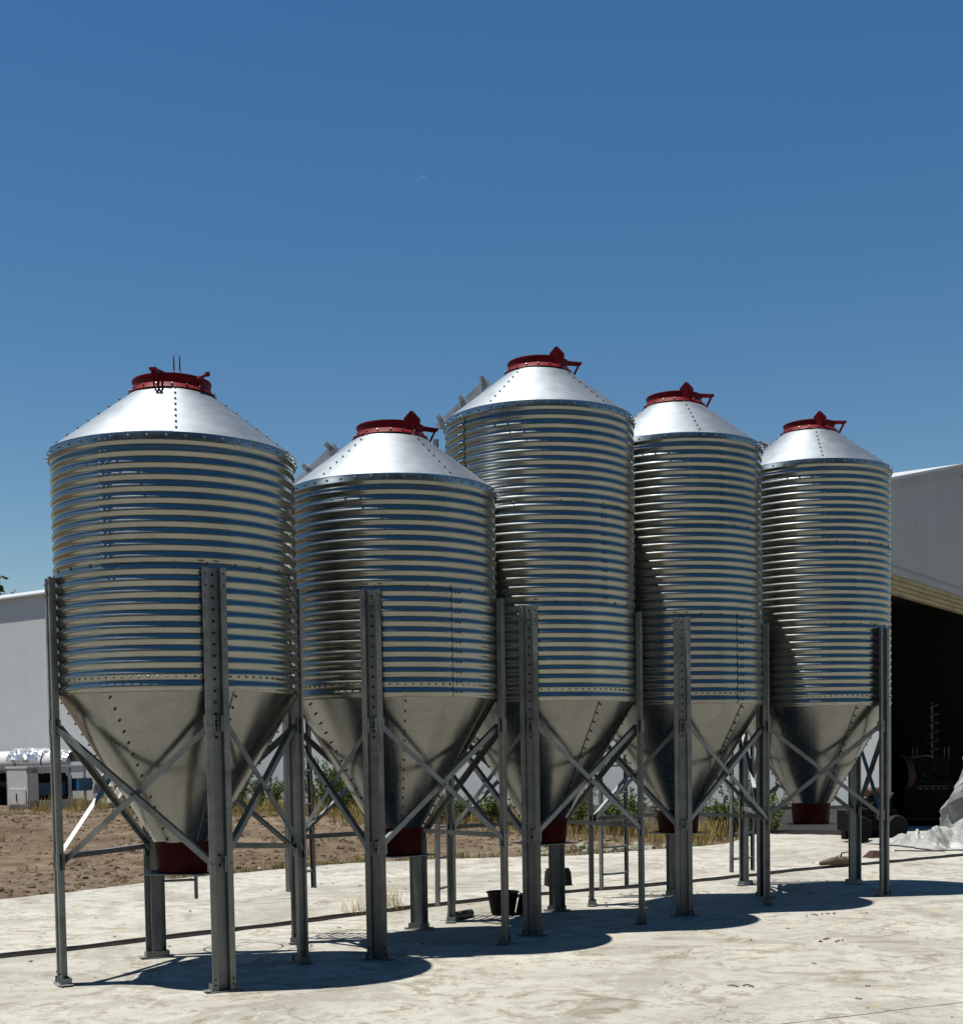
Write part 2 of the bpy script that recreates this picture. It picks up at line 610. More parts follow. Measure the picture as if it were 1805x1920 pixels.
# saw-cut lines in the slabs
for a, b, z in (((1.05, 7.3), (8.4, 10.6), .0025), ((-3.6, 13.65), (2.4, 17.9), ZS + .008), ((-6, 6.6), (1.0, 7.6), .0025)):
    mb = MB()
    A, B = Vector(a), Vector(b)
    n_ = 60
    d_ = (B - A).normalized()
    q_ = Vector((-d_.y, d_.x))
    pp = []
    for i in range(n_ + 1):
        p = A.lerp(B, i / n_) + q_ * .010 * noise.noise(Vector((i * .35, a[0], 2)))
        w = .0045 * (1 + .8 * noise.noise(Vector((i * .9, 7, a[0]))))
        pp.append((p - q_ * w, p + q_ * w))
    mb.add([(*p[0], z) for p in pp] + [(*p[1], z) for p in pp], [(i, i + 1, n_ + 2 + i, n_ + 1 + i) for i in range(n_)])
    mb.build('saw_cut', M['cut'], kind='structure')

# ------------------------------------------------------------------ silos
RAD = .868
PITCH = .0789
AMP = .0070
RINGH = 11 * PITCH
ZJ = 2.067
OVER = .10           # overlap of two sheets, metres of arc


def corr(z):
    """corrugation rolled from circular arcs: the slope swings evenly from crest to valley"""
    p = (z / PITCH - .25) % 1.0
    return AMP * (1 - (4 * p - 1) ** 2) if p < .5 else -AMP * (1 - (4 * p - 3) ** 2)


def wall_panel_mesh(mirror):
    """half-circle corrugated sheet; starts at angle 0 lying over its neighbour"""
    mb = MB()
    rows, colsn = 11 * 16, 72
    span = PI + OVER / RAD
    vs_ = []
    for i in range(-1, colsn + 1):
        u = max(0, i) / colsn
        a = span * u
        off = .0075 * (1 - u) ** 1 if i >= 0 else -.006
        for j in range(rows + 1):
            z = RINGH * j / rows
            r = RAD + corr(z) + off
            # flatter, slightly proud lap where the next ring overlaps
            r += .0035 * max(0, 1 - z / .05)
            ww = .0012 * noise.noise(Vector((math.cos(a) * 2.1, math.sin(a) * 2.1, z * 2.3)))
            ww += .0009 * noise.noise(Vector((math.cos(a) * 7, math.sin(a) * 7, z * 9)))
            ww += .0005 * noise.noise(Vector((math.cos(a) * 19, math.sin(a) * 19, z * 17)))
            aa = -a if mirror else a
            vs_.append(((r + ww) * math.cos(aa), (r + ww) * math.sin(aa), z))
    n = rows + 1
    fs = []
    for i in range(colsn + 1):
        for j in range(rows):
            q = (i * n + j, (i + 1) * n + j, (i + 1) * n + j + 1, i * n + j + 1)
            fs.append(tuple(reversed(q)) if mirror else q)
    mb.add(vs_, fs)
    return mb.mesh('wall_panel', M['wall'], True, 60)


def wall_bolt_mesh(mirror, dense):
    mb = MB()
    s = -1 if mirror else 1
    for k in range(11):
        z = PITCH * (k + .5)
        for d in (.030, .068):
            a = s * d / RAD
            r = RAD + AMP + .007
            mb.bolt((r * math.cos(a), r * math.sin(a), z), (math.cos(a), math.sin(a), .25), .0098, .011)
    n = 44 if dense else 13
    for k in range(n):
        a = s * PI * (k + .5) / n
        z = PITCH * (1.28 if dense else .02)
        r = RAD + corr(z) + .002 + (.0035 if not dense else 0)
        mb.bolt((r * math.cos(a), r * math.sin(a), z), (math.cos(a), math.sin(a), 0), .0085 if not dense else .0078, .010)
    return mb.mesh('bolts', M['bolt'])


WALL = {f: wall_panel_mesh(f) for f in (0, 1)}
WBOLT = {(f, dn): wall_bolt_mesh(f, dn) for f in (0, 1) for dn in (0, 1)}

# roof cone panels, local z = 0 at eave
RC, HC = .285, .468
REAVE = RAD + .016


def cone_panel_mesh(name, nseg, r0, z0, r1, z1, lift, mat, rows=10, rib=True):
    """one sector of a cone with a turned-up lap along its first edge"""
    mb = MB()
    span = 2 * PI / nseg
    cols_ = 20
    sl = Vector((r1 - r0, z1 - z0)).normalized()
    nrm = Vector((sl.y, -sl.x))
    if nrm.x < 0:
        nrm = -nrm
    vs_ = []
    ov = .035
    for i in range(-1, cols_ + 1):
        u = max(i, 0) / cols_
        for j in range(rows + 1):
            w = j / rows
            r = r0 + (r1 - r0) * w
            z = z0 + (z1 - z0) * w
            off = (lift * (1 - u)) if i >= 0 else -.003
            off += .0016 * noise.noise(Vector((u * 3, w * 3, nseg)))
            a = span * u + (ov / r) * u
            rr = r + nrm.x * off
            vs_.append((rr * math.cos(a), rr * math.sin(a), z + nrm.y * off))
    n = rows + 1
    mb.add(vs_, [(i * n + j, (i + 1) * n + j, (i + 1) * n + j + 1, i * n + j + 1) for i in range(cols_ + 1) for j in range(rows)])
    me_ = mb.mesh(name, mat, True, 50)
    bb = MB()
    L = math.hypot(r1 - r0, z1 - z0)
    nb = max(4, int(L / .088))
    for k in range(nb):
        w = (k + .6) / nb
        r = r0 + (r1 - r0) * w
        z = z0 + (z1 - z0) * w
        a = .020 / r
        rr = r + nrm.x * lift
        bb.bolt((rr * math.cos(a), rr * math.sin(a), z + nrm.y * lift), (math.cos(a) * nrm.x, math.sin(a) * nrm.x, nrm.y), .0080, .017 if nseg == 6 else .012)
    return me_, bb.mesh('bolts', M['bolt'])


ROOF, ROOFB = cone_panel_mesh('roof_panel', 5, REAVE + .004, 0, RC, HC, .005, M['roof'])
ROUT, ZOUT = .212, 1.0
HOP, HOPB = cone_panel_mesh('hopper_panel', 6, RAD - .004, ZJ + .02, ROUT, ZOUT, .009, M['hopper'], 14)


def lathe_part(name, prof, mat, n=72, sharp=35):
    return MB().lathe(prof, n).mesh(name, mat, True, sharp)


EAVE = lathe_part('eave_band', [(REAVE - .012, -.050), (REAVE + .004, -.050), (REAVE + .006, -.004), (REAVE + .004, .004), (REAVE - .03, .022)], M['band'], 96)
b_ = MB()
for k in range(44):
    a = 2 * PI * k / 44
    b_.bolt(((REAVE + .005) * math.cos(a), (REAVE + .005) * math.sin(a), -.026), (math.cos(a), math.sin(a), .05), .0095, .012)
EAVEB = b_.mesh('bolts', M['bolt'])
COLLAR = lathe_part('collar', [(.318, -.012), (.320, -.008), (.284, .034), (.272, .040), (.270, .075)], M['red'])
b_ = MB()
for k in range(18):
    a = 2 * PI * k / 18
    b_.bolt((.305 * math.cos(a), .305 * math.sin(a), .012), (math.cos(a), math.sin(a), .75), .0085, .012)
COLLARB = b_.mesh('bolts', M['bolt'])
LID = lathe_part('lid', [(.270, .036), (.279, .036), (.279, .084), (.286, .086), (.286, .097), (.272, .101), (.12, .120), (.0, .125)], M['red'])
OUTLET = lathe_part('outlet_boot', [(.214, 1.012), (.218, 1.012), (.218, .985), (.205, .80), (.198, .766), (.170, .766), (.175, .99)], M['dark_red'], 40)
GATE = MB().box((0, 0, .760), (.44, .50, .008)).box((0, -.26, .762), (.16, .05, .018)).mesh('slide_gate', M['leg'])

# hat-section leg, extruded upward; local x radial outward, y tangential
HLEG = 2.903


def leg_mesh():
    t = .004
    d0, d1 = .012, .066       # web at d0, flanges at d1
    half_w, half_f, side = .034, .082, .041
    outer = [(d1, -half_f), (d1 - t, -half_f)]
    prof = [(d1, -half_f), (d1, -side), (d0 + t, -half_w), (d0 + t, half_w), (d1, side), (d1, half_f),
            (d1 - .016, half_f), (d1 - .016, half_f - t), (d1 - t, half_f - t), (d1 - t, side + t * .6), (d0, half_w + t), (d0, -half_w - t),
            (d1 - t, -side - t * .6), (d1 - t, -half_f + t), (d1 - .016, -half_f + t), (d1 - .016, -half_f)]
    mb = MB()
    k = len(prof)
    zs = [0.0, HLEG]
    pts = [(RAD + p[0], p[1], z) for z in zs for p in prof]
    fs = [(i, (i + 1) % k, k + (i + 1) % k, k + i) for i in range(k)]
    # caps as strips of the thin section
    pairs = [(0, 1, 12, 13), (1, 2, 11, 12), (2, 3, 10, 11), (3, 4, 9, 10), (4, 5, 8, 9), (5, 6, 7, 8), (13, 14, 15, 0)]
    fs += [tuple(reversed(p)) for p in pairs] + [tuple(i + k for i in p) for p in pairs]
    mb.add(pts, fs)
    me_ = mb.mesh('leg', M['leg'])
    bb = MB()
    for kz in range(15):
        zz = HLEG - .045 - kz * PITCH
        bb.bolt((RAD + d0 + t, 0, zz), (1, 0, 0), .009, .011)
        if kz < 2:
            for sy in (-1, 1):
                bb.bolt((RAD + d1, sy * .062, zz), (1, 0, 0), .006, .007)
    for zz in (1.86, 1.80, .94, .87):
        bb.bolt((RAD + d0 + t, 0, zz), (1, 0, 0), .009, .010)
    for zz in (.09, .05):
        for sy in (-1, 1):
            bb.bolt((RAD + d1, sy * .064, zz), (1, 0, 0), .007, .008)
    foot = MB()
    foot.box((RAD + .034, 0, .005), (.11, .20, .010))
    for sy in (-1, 1):
        foot.box((RAD + .034, sy * .089, .032), (.085, .006, .050))
        foot.box((RAD + .034, sy * .112, .013), (.085, .045, .006))
    foot.box((RAD + .0045, 0, .034), (.006, .172, .05))
    return me_, bb.mesh('bolts', M['rubber']), foot.mesh('foot_plate', M['leg'])


LEG, LEGB, FOOT = leg_mesh()
LPROF = [(0, -.021), (0, .021), (-.0045, .021), (-.0045, -.0165), (-.042, -.0165), (-.042, -.021)]


def mesh_key(me_):
    return me_


def add(me_, name, parent, rotz=0.0, z=0.0, kind=None):
    o = obj(name, me_, parent, (0, 0, z), rotz, kind)
    return o


def lid_plate_pair(par, ang, z, face=None):
    """two parallel red hinge ears; face = direction of the plates' plane (None: radial)"""
    e = Vector((math.cos(ang), math.sin(ang), 0))
    if face is None:
        pl, base, sp = e, Vector((0, 0, 0)), .022
        pr = [(.195, .085), (.300, .035), (.315, .050), (.315, .180), (.300, .370), (.286, .385), (.266, .270), (.195, .130)]
    else:
        pl = Vector((math.cos(face), math.sin(face), 0))
        base, sp = e * .275, .022
        pr = [(-.022, -.028), (.018, -.034), (.034, .055), (.072, .086), (.072, .112), (.014, .176), (-.008, .180), (-.066, .116), (-.040, .076)]
    tt = Vector((-pl.y, pl.x, 0))
    for s in (-1, 1):
        mb = MB()
        c = tt * (s * sp) + base
        k = len(pr)
        pts = [pl * r + c + tt * (.004 * q) + Vector((0, 0, zz + z)) for q in (-1, 1) for r, zz in pr]
        mb.add(pts, [tuple(range(k - 1, -1, -1)), tuple(range(k, 2 * k))] + [(i, (i + 1) % k, k + (i + 1) % k, k + i) for i in range(k)])
        mb.build('hinge_ear', M['red'], par)
    mb = MB()
    c = base + pl * (.31 if face is None else .01) + Vector((0, 0, z + (.19 if face is None else .155)))
    mb.tube([c - tt * (sp + .014), c + tt * (sp + .014)], .008, 8)
    mb.build('hinge_pin', M['bolt'], par)


def plate(mb, pl, tt, base, pr, th=.004):
    """flat plate cut to outline pr in the plane (pl, z)"""
    k = len(pr)
    pts = [pl * r + base + tt * (th * q) + Vector((0, 0, zz)) for q in (-1, 1) for r, zz in pr]
    mb.add(pts, [tuple(range(k - 1, -1, -1)), tuple(range(k, 2 * k))] + [(i, (i + 1) % k, k + (i + 1) % k, k + i) for i in range(k)])


def lid_bracket(par, ang, z):
    """triangular bracket that reaches out from the lid and down to the cone"""
    e = Vector((math.cos(ang), math.sin(ang), 0))
    tt = Vector((-math.sin(ang), math.cos(ang), 0))
    mb = MB()
    for s in (-1, 1):
        plate(mb, e, tt, tt * (s * .014), [(.200, .092), (.270, .082), (.372, .070), (.405, .084), (.396, .100), (.205, .125)])
        plate(mb, e, tt, tt * (s * .014), [(.398, .096), (.374, .084), (.318, -.020), (.336, -.026)])
    mb.box(e * .393 + Vector((0, 0, z + .092)), (.024, .05, .018), Matrix.Rotation(ang, 3, 'Z'))
    mb.build('latch_bracket', M['red'], par)


def lid_lever(par, ang, z):
    """cam lever clamped over the lid rim"""
    e = Vector((math.cos(ang), math.sin(ang), 0))
    tt = Vector((-math.sin(ang), math.cos(ang), 0))
    mb = MB()
    pl = [(-.005, -.016), (.005, -.016), (.005, .016), (-.005, .016)]
    mb.bar(e * .312 + Vector((0, 0, z - .015)), e * .296 + Vector((0, 0, z + .10)), e, pl)
    mb.bar(e * .315 + tt * -.06 + Vector((0, 0, z + .060)), e * .290 + tt * .070 + Vector((0, 0, z + .130)), (0, 0, 1), [(-.010, -.007), (.010, -.007), (.010, .007), (-.010, .007)])
    mb.box(e * .290 + tt * .072 + Vector((0, 0, z + .132)), (.03, .024, .028), Matrix.Rotation(ang, 3, 'Z'))
    mb.build('lid_lever', M['red'], par)


CH_ = [(0, -.022), (0, .022), (-.026, .022), (-.026, .018), (-.004, .018), (-.004, -.018), (-.026, -.018), (-.026, -.022)]


def make_silo(cx, cy, rot, rings, wall_seams, roof_a, hop_a, devices, lad, label):
    roof_lad = R_(lad[3])
    root = empty('feed_silo', (cx, cy, 0))
    tag(root, label, 'silo', 'galvanised feed silos standing in a row')
    fv = math.atan2(-cy, -cx)
    ztop = ZJ + rings * RINGH
    # wall rings, two sheets each
    for r in range(rings):
        deg, mir = wall_seams[r]
        a = fv + R_(deg)
        for h in range(2):
            p = add(WALL[mir], 'wall_panel', root, a + h * PI, ZJ + r * RINGH)
            add(WBOLT[(mir, 1 if r == 0 else 0)], 'bolts', p, 0, 0, 'stuff')
    e = add(EAVE, 'eave_band', root, 0, ztop)
    add(EAVEB, 'bolts', e, .03, 0, 'stuff')
    for k in range(5):
        p = add(ROOF, 'roof_panel', root, fv + R_(roof_a) + k * 2 * PI / 5, ztop)
        add(ROOFB, 'bolts', p, 0, 0, 'stuff')
    for k in range(6):
        p = add(HOP, 'hopper_panel', root, fv + R_(hop_a) + k * PI / 3, 0)
        add(HOPB, 'bolts', p, 0, 0, 'stuff')
    zc = ztop + HC
    c = add(COLLAR, 'collar', root, 0, zc)
    add(COLLARB, 'bolts', c, fv, 0, 'stuff')
    lid = add(LID, 'lid', root, 0, zc)
    for kind, deg in devices:
        a = fv + R_(deg)
        if kind == 'plate':
            lid_plate_pair(lid, a, 0, fv + PI / 2)
        else:
            {'ears': lid_plate_pair, 'bracket': lid_bracket, 'lever': lid_lever}[kind](lid, a, 0)
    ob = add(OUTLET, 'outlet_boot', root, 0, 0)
    add(GATE, 'slide_gate', ob, rot + PI / 4, 0)
    # legs
    for k in range(4):
        l = add(LEG, 'leg', root, rot + k * PI / 2, 0)
        add(LEGB, 'bolts', l, 0, 0, 'stuff')
        add(FOOT, 'foot_plate', l, 0, 0)
    # braces
    rl = RAD + .050

    def lp(k, s, z, dr=0.0):
        a = rot + k * PI / 2
        ee = Vector((math.cos(a), math.sin(a), 0))
        tt = Vector((-math.sin(a), math.cos(a), 0))
        return ee * (rl + dr) + tt * (s * .060) + Vector((0, 0, z))
    for k in range(4):
        k2 = (k + 1) % 4
        am = rot + (k + .5) * PI / 2
        n = Vector((math.cos(am), math.sin(am), 0))
        for q, (za, zb) in enumerate(((1.845, .885), (.885, 1.845))):
            off = n * (-.040 if q else .008)
            mb = MB().bar(lp(k, 1, za) + off, lp(k2, -1, zb) + off, n, LPROF)
            b = mb.build('brace', M['leg'], root)
            if q == 0:
                mid = (lp(k, 1, za) + lp(k2, -1, zb)) / 2 + off
                bb = MB().bolt(mid + n * .002, n, .011, .014)
                for (kk, ss, zz) in ((k, 1, za), (k2, -1, zb), (k, 1, zb), (k2, -1, za)):
                    bb.bolt(lp(kk, ss, zz) + off + n * .003, n, .009, .012)
                bb.build('bolts', M['bolt'], b, kind='stuff')
        # gussets
        for (kk, ss) in ((k, 1), (k2, -1)):
            for zz in (1.845, .885):
                p = lp(kk, ss, zz)
                MB().box(p - n * .008, (.006, .085, .11), Matrix.Rotation(am, 3, 'Z')).build('gusset_plate', M['leg'], root)
        if k in (2, 3):
            MB().bar(lp(k, 1, .915) - n * .02, lp(k2, -1, .915) - n * .02, n, LPROF).build('tie_bar', M['leg'], root)
    # ladder with cage on the far side
    la, lz, top_a = R_(lad[0]), lad[1], R_(lad[2])
    eb = Vector((math.cos(la), math.sin(la), 0))
    tb = Vector((-math.sin(la), math.cos(la), 0))
    et = Vector((math.cos(top_a), math.sin(top_a), 0))
    ttp = Vector((-math.sin(top_a), math.cos(top_a), 0))
    w2 = .195
    zt = ztop - .09
    rb, rtp = 1.05, RAD + .09

    def lpt(s, z):
        u = (z - lz) / (zt - lz)
        return (eb * rb + tb * (s * w2)).lerp(et * rtp + ttp * (s * w2), u) + Vector((0, 0, z))
    mb = MB()
    for s in (-1, 1):
        mb.bar(lpt(s, lz), lpt(s, zt), tb * s, CH_)
    ladder = mb.build('ladder', M['leg'], root)
    z = lz + .16
    while z < zt - .1:
        MB().tube([lpt(-1, z), lpt(1, z)], .013, 8).build('rung', M['leg'], ladder)
        z += .30
    cage_top = ztop - .45
    z = 2.35
    hoops = []
    while z < cage_top:
        c0 = (lpt(-1, z) + lpt(1, z)) / 2
        ea = (Vector((c0.x, c0.y, 0))).normalized()
        ta = Vector((-ea.y, ea.x, 0))
        pts = []
        for i in range(17):
            a = -PI * .62 + PI * 1.24 * i / 16
            pts.append(c0 + ea * (.27 + .33 * math.cos(a)) + ta * (.33 * math.sin(a)))
        pts = [c0 - ta * w2] + pts + [c0 + ta * w2]
        mb = MB()
        for a, b in zip(pts, pts[1:]):
            mb.bar(a, b, (0, 0, 1), [(-.02, -.003), (.02, -.003), (.02, .003), (-.02, .003)])
        mb.build('cage_hoop', M['leg'], ladder)
        hoops.append(pts)
        z += .48
    for q in (4, 9, 14):
        mb = MB()
        for a, b in zip(hoops, hoops[1:]):
            mb.bar(a[q], b[q], Vector((a[q].x, a[q].y, 0)) - Vector((lpt(0, 3).x, lpt(0, 3).y, 0)), [(-.003, -.015), (.003, -.015), (.003, .015), (-.003, .015)])
        mb.build('cage_strap', M['leg'], ladder)
    for zz in (ZJ + .25, ztop - .35):
        mb = MB()
        for s in (-1, 1):
            p = lpt(s, zz)
            mb.bar(p, Vector((p.x, p.y, 0)).normalized() * (RAD + .005) + Vector((0, 0, zz)), (0, 0, 1), [(-.015, -.003), (.015, -.003), (.015, .003), (-.015, .003)])
        mb.build('stand_off', M['leg'], ladder)
    # roof ladder: spine with channel steps
    et = Vector((math.cos(roof_lad), math.sin(roof_lad), 0))
    ttp = Vector((-math.sin(roof_lad), math.cos(roof_lad), 0))
    sl = Vector((RC - REAVE, 0, HC)).normalized()
    slope = et * sl.x + Vector((0, 0, sl.z))
    nrm = et * sl.z - Vector((0, 0, sl.x))
    p0 = et * (REAVE + .03) + Vector((0, 0, ztop - .03)) + nrm * .075
    p1 = et * (RC + .13) + Vector((0, 0, ztop + HC - .10)) + nrm * .085
    mb = MB().bar(p0, p1, nrm, [(.034, -.012), (.034, .012), (-.034, .012), (-.034, -.012)])
    for u in (.2, .8):
        q = p0.lerp(p1, u)
        mb.box(q - nrm * .06, (.03, .04, .09), Matrix((ttp, slope, nrm)).transposed().to_3x3())
    rl_ = mb.build('roof_ladder', M['rail'], root)
    for u in (.10, .52, .93):
        q = p0.lerp(p1, u) + nrm * .03
        MB().bar(q - ttp * .17, q + ttp * .17, nrm, CH_).build('step', M['rail'], rl_)
    return root


silos = [
    (-2.2235, 9.7957, 3.6319, 2, [(66, 0), (-35, 0)], 0, -35, [('ears', 172), ('lever', 44), ('bracket', -19)], (108, .45, 108, 128),
     'nearest short two-ring galvanised silo, far left, two red prongs upright on its lid'),
    (-.7149, 11.2077, 3.0079, 2, [(32, 0), (-72, 0)], 32, 4, [('plate', 40), ('bracket', 96)], (150, .42, 160, 171),
     'second silo from left, lowest of the row, between nearest silo and tallest silo'),
    (.5953, 12.4238, 2.9657, 3, [(-60, 0), (43, 1), (-50, 1)], 41, 36, [('plate', 38), ('bracket', 92)], (156, .15, 163, 172),
     'middle silo of the row, tallest in the photo, roof ladder against the sky'),
    (2.0491, 13.6819, 3.0506, 3, [(43, 0), (-60, 0), (35, 1)], 15, 48, [('plate', 26), ('bracket', 84)], (124, .10, 128, 150),
     'fourth silo from left, three rings, just right of the tallest silo'),
    (3.7407, 14.9023, 3.8911, 3, [(12, 1), (-80, 0), (12, 1)], 8, 34, [('plate', 24), ('bracket', 82)], (126, .15, 130, 146),
     'farthest silo at the right end of the row, in front of the dark shed doorway'),
]
for s in silos:
    make_silo(*s)

# ------------------------------------------------------------------ warehouse
EH, RH, HALF, LEN = 6.6, 7.72, 5.04, 46.0
wh = empty('warehouse', (0, 0, 0))
tag(wh, 'long pale grey metal-clad warehouse with gable and dark open doorway behind the silos', 'building')


def wp(l, g, z):
    return WC + WL * l + WG * g + Vector((0, 0, z))


# cladding sheets of the long wall: trapezoidal ribs, one mesh shared by every sheet
sheet_w = 1.0
mb = MB()
prof = []
for i in range(4):
    x = i * .25
    prof += [(x, 0), (x + .19, 0), (x + .205, .002), (x + .235, .002)]
prof.append((1.0, 0))
prof = prof[:-1] + [(.9985, 0)]
k = len(prof)
mb.add([(x, -d, .42) for x, d in prof] + [(x, -d, EH) for x, d in prof], [(i, i + 1, k + i + 1, k + i) for i in range(k - 1)])
mb.add([(0, .05, .42), (.9985, .05, .42), (.9985, .05, EH), (0, .05, EH)], [(0, 3, 2, 1)])
clad = mb.mesh('cladding_sheet', M['clad'])
angL = math.atan2(-WL.y, -WL.x)
for i in range(int(LEN)):
    o = obj('cladding_sheet', clad, wh, wp(i + 1, 0, 0), angL)
MB().box((0, 0, .18), (LEN, .16, .60)).build('plinth', M['plinth'], wh, loc=wp(LEN / 2, .075, 0), rotz=angL)

# gable sheets above the doorway
angG = math.atan2(WG.y, WG.x)


def rz(g):
    return EH + (RH - EH) * (1 - abs(g - HALF) / HALF)


gw = 3.34
g = 0.0
ZB = 5.02
while g < 2 * HALF - .01:
    g2 = min(g + gw, 2 * HALF)
    cut = [g, g2] if not (g < HALF < g2) else [g, HALF, g2]
    pts_f = [(a + (.004 if a == g else 0), -.03, ZB) for a in cut] + [(a, -.03, rz(a) - .02) for a in reversed(cut)]
    n = len(pts_f)
    mb = MB()
    mb.add(pts_f + [(a, .03, z) for a, _, z in pts_f], [tuple(range(n)), tuple(range(2 * n - 1, n - 1, -1))] + [(i, n + i, n + (i + 1) % n, (i + 1) % n) for i in range(n)])
    for q in (-.10, .02):
        mb.bolt((min(g2, g + 1.9) + q, -.03, 6.05 + q * .1), (0, -1, 0), .018, .012)
        mb.bolt((g2 - .16 + q, -.03, 5.95), (0, -1, 0), .018, .012)
    mb.build('gable_sheet', M['gable'], wh, loc=WC, rotz=angG)
    g = g2 + .006
# verge trims and roof
for sgn, (ga, gb) in enumerate(((-.12, HALF), (HALF, 2 * HALF + .12))):
    a = (ga, -.06, rz(ga) - .10)
    b = (gb, -.06, rz(gb) - .10)
    MB().bar(a, b, (0, -1, 0), [(-.02, -.10), (.03, -.10), (.03, .10), (-.02, .10)]).build('verge_trim', M['trim'], wh, loc=WC, rotz=angG)
    mb = MB()
    za, zb = rz(ga) + .035, rz(gb) + .035
    y0, y1 = -.12, LEN
    pts = [(ga, y0, za), (gb, y0, zb), (gb, y1, zb), (ga, y1, za)]
    pts += [(x, y, z - .05) for x, y, z in pts]
    mb.add(pts, [(0, 1, 2, 3), (7, 6, 5, 4), (0, 4, 5, 1), (1, 5, 6, 2), (2, 6, 7, 3), (3, 7, 4, 0)])
    mb.build('roof', M['sheet'], wh, loc=WC, rotz=angG)
# drip flashing, stepped rusty lintel beams, jambs
MB().box((HALF, -.055, 4.95), (2 * HALF + .1, .05, .14)).build('flashing', M['trim'], wh, loc=WC, rotz=angG)
for i in range(4):
    MB().box((HALF, -.02 + i * .035, 4.838 - i * .080), (2 * HALF, .10 + .02 * (i % 2), .070)).build('lintel_beam', M['lintel'], wh, loc=WC, rotz=angG)
for g in (.10, 2 * HALF - .10):
    MB().box((g, .02, 2.26), (.20, .16, 4.44)).build('door_jamb', M['shade'] if g > 1 else M['trim'], wh, loc=WC, rotz=angG)
# inside lining: side walls, end wall, ceiling and floor, shade painted in as black
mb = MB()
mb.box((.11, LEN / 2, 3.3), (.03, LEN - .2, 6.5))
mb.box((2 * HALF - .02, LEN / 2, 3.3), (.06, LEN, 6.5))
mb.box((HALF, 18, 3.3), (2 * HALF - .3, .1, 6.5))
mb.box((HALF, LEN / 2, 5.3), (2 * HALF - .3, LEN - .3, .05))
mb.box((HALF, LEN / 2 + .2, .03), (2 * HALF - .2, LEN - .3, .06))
mb.build('interior_lining', M['shade'], wh, loc=WC, rotz=angG)

# ------------------------------------------------------------------ machines by the doorway
def tri(x):
    return abs((x % 2.0) - 1.0)


def folds(p, seed, octs):
    """sum of warped triangle waves: flat facets that meet in sharp creases"""
    rnd = random.Random(seed)
    h = 0.0
    for fr, am in octs:
        a = rnd.uniform(0, PI)
        ph = rnd.uniform(0, 2)
        wpr = noise.noise(p * fr * .35 + Vector((ph * 7, 0, 0))) * 1.3
        h += am * tri((p.x * math.cos(a) + p.y * math.sin(a)) * fr + wpr + ph)
    return h


OCT = ((.9, 1.0), (1.3, .8), (2.1, .55), (2.9, .45), (4.6, .26), (6.3, .18), (9.0, .08))


def crumple(nx_, ny_, sx, sy, amp, seed):
    """sharp-folded plastic sheet as a jittered grid"""
    rnd = random.Random(seed)
    mb = MB()
    v = []
    for j in range(ny_ + 1):
        for i in range(nx_ + 1):
            x = (i / nx_ - .5) * sx
            y = (j / ny_ - .5) * sy
            p = Vector((x * 1.2, y * 1.5, seed))
            h = folds(p, seed, OCT) - .9
            e = min(1, min(i, nx_ - i, j, ny_ - j) / 7)
            ex = 1 + .28 * noise.noise(Vector((x * 1.1, y * 1.1, seed + 5)))
            q = Vector((folds(p, seed + 1, OCT[2:]), folds(p, seed + 2, OCT[2:]), 0)) * .10
            v.append((x * ex + q.x, y * ex + q.y, .012 + amp * max(0, h) * (.05 + .95 * e)))
    n = nx_ + 1
    f = []
    for j in range(ny_):
        for i in range(nx_):
            a = j * n + i
            if rnd.random() < .5:
                f += [(a, a + 1, a + n + 1), (a, a + n + 1, a + n)]
            else:
                f += [(a, a + 1, a + n), (a + 1, a + n + 1, a + n)]
    mb.add(v, f)
    return mb


o = crumple(40, 30, 2.5, 1.9, .20, 3).build('crumpled_tarp', M['tarp'], loc=(7.72, 20.95, ZS), rotz=R_(14))
tag(o, 'crumpled white plastic tarp spread on the concrete before the black machine', 'tarp')


# tarp standing up against the machine on the right
def drape():
    rnd = random.Random(11)
    mb = MB()
    nu, nv = 30, 34
    v = []
    for j in range(nv + 1):
        w = j / nv
        for i in range(nu + 1):
            u = i / nu
            ph = folds(Vector((u * 2.6, w * 1.7, 2)), 5, OCT[1:]) - .9
            r = .26 + .40 * (1 - w) ** 1.3 + .17 * ph
            a = PI * (.75 + 1.25 * u)
            x = r * math.cos(a) * 1.2
            y = r * math.sin(a)
            z = 1.46 * w * (1 - .22 * abs(noise.noise(Vector((u * 2.4, 1, 1)))))
            v.append((x, y, z))
    n = nu + 1
    f = [(j * n + i, j * n + i + 1, (j + 1) * n + i + 1, (j + 1) * n + i) for j in range(nv) for i in range(nu)]
    v.append((0, 0, 1.42))
    c = len(v) - 1
    f += [(nv * n + i, nv * n + i + 1, c) for i in range(nu)]
    mb.add(v, f)
    return mb


o = drape().build('draped_tarp', M['tarp'], loc=(8.52, 22.1, ZS))
tag(o, 'white tarp draped upright over goods at the right edge beside the black machine', 'tarp')

mc = empty('black_machine', (9.02, 26.75, .06), R_(-8))
mc.scale = (1.2, 1.2, 1.16)
tag(mc, 'black machine with upright auger screw and rust red flywheel inside the dark doorway', 'machine')
mb = MB()
mb.box((.02, 0, .42), (.80, .62, .70))
mb.box((.02, 0, .045), (.90, .70, .09))
mb.box((.04, .02, .93), (.66, .50, .32))
mb.box((.04, .02, 1.12), (.74, .56, .06))
mb.build('housing', M['black'], mc)
mb = MB().lathe([(.0, -.05), (.30, -.05), (.335, -.06), (.335, .06), (.30, .05), (.0, .05)], 40)
rot = Matrix.Rotation(PI / 2, 3, 'Y') @ Matrix.Identity(3)
mb.v = [tuple(Matrix.Rotation(R_(24), 3, 'Z') @ (rot @ Vector(p))) for p in mb.v]
f_ = mb.build('flywheel', M['black'], mc, True, 40, loc=(-.40, -.06, .86))
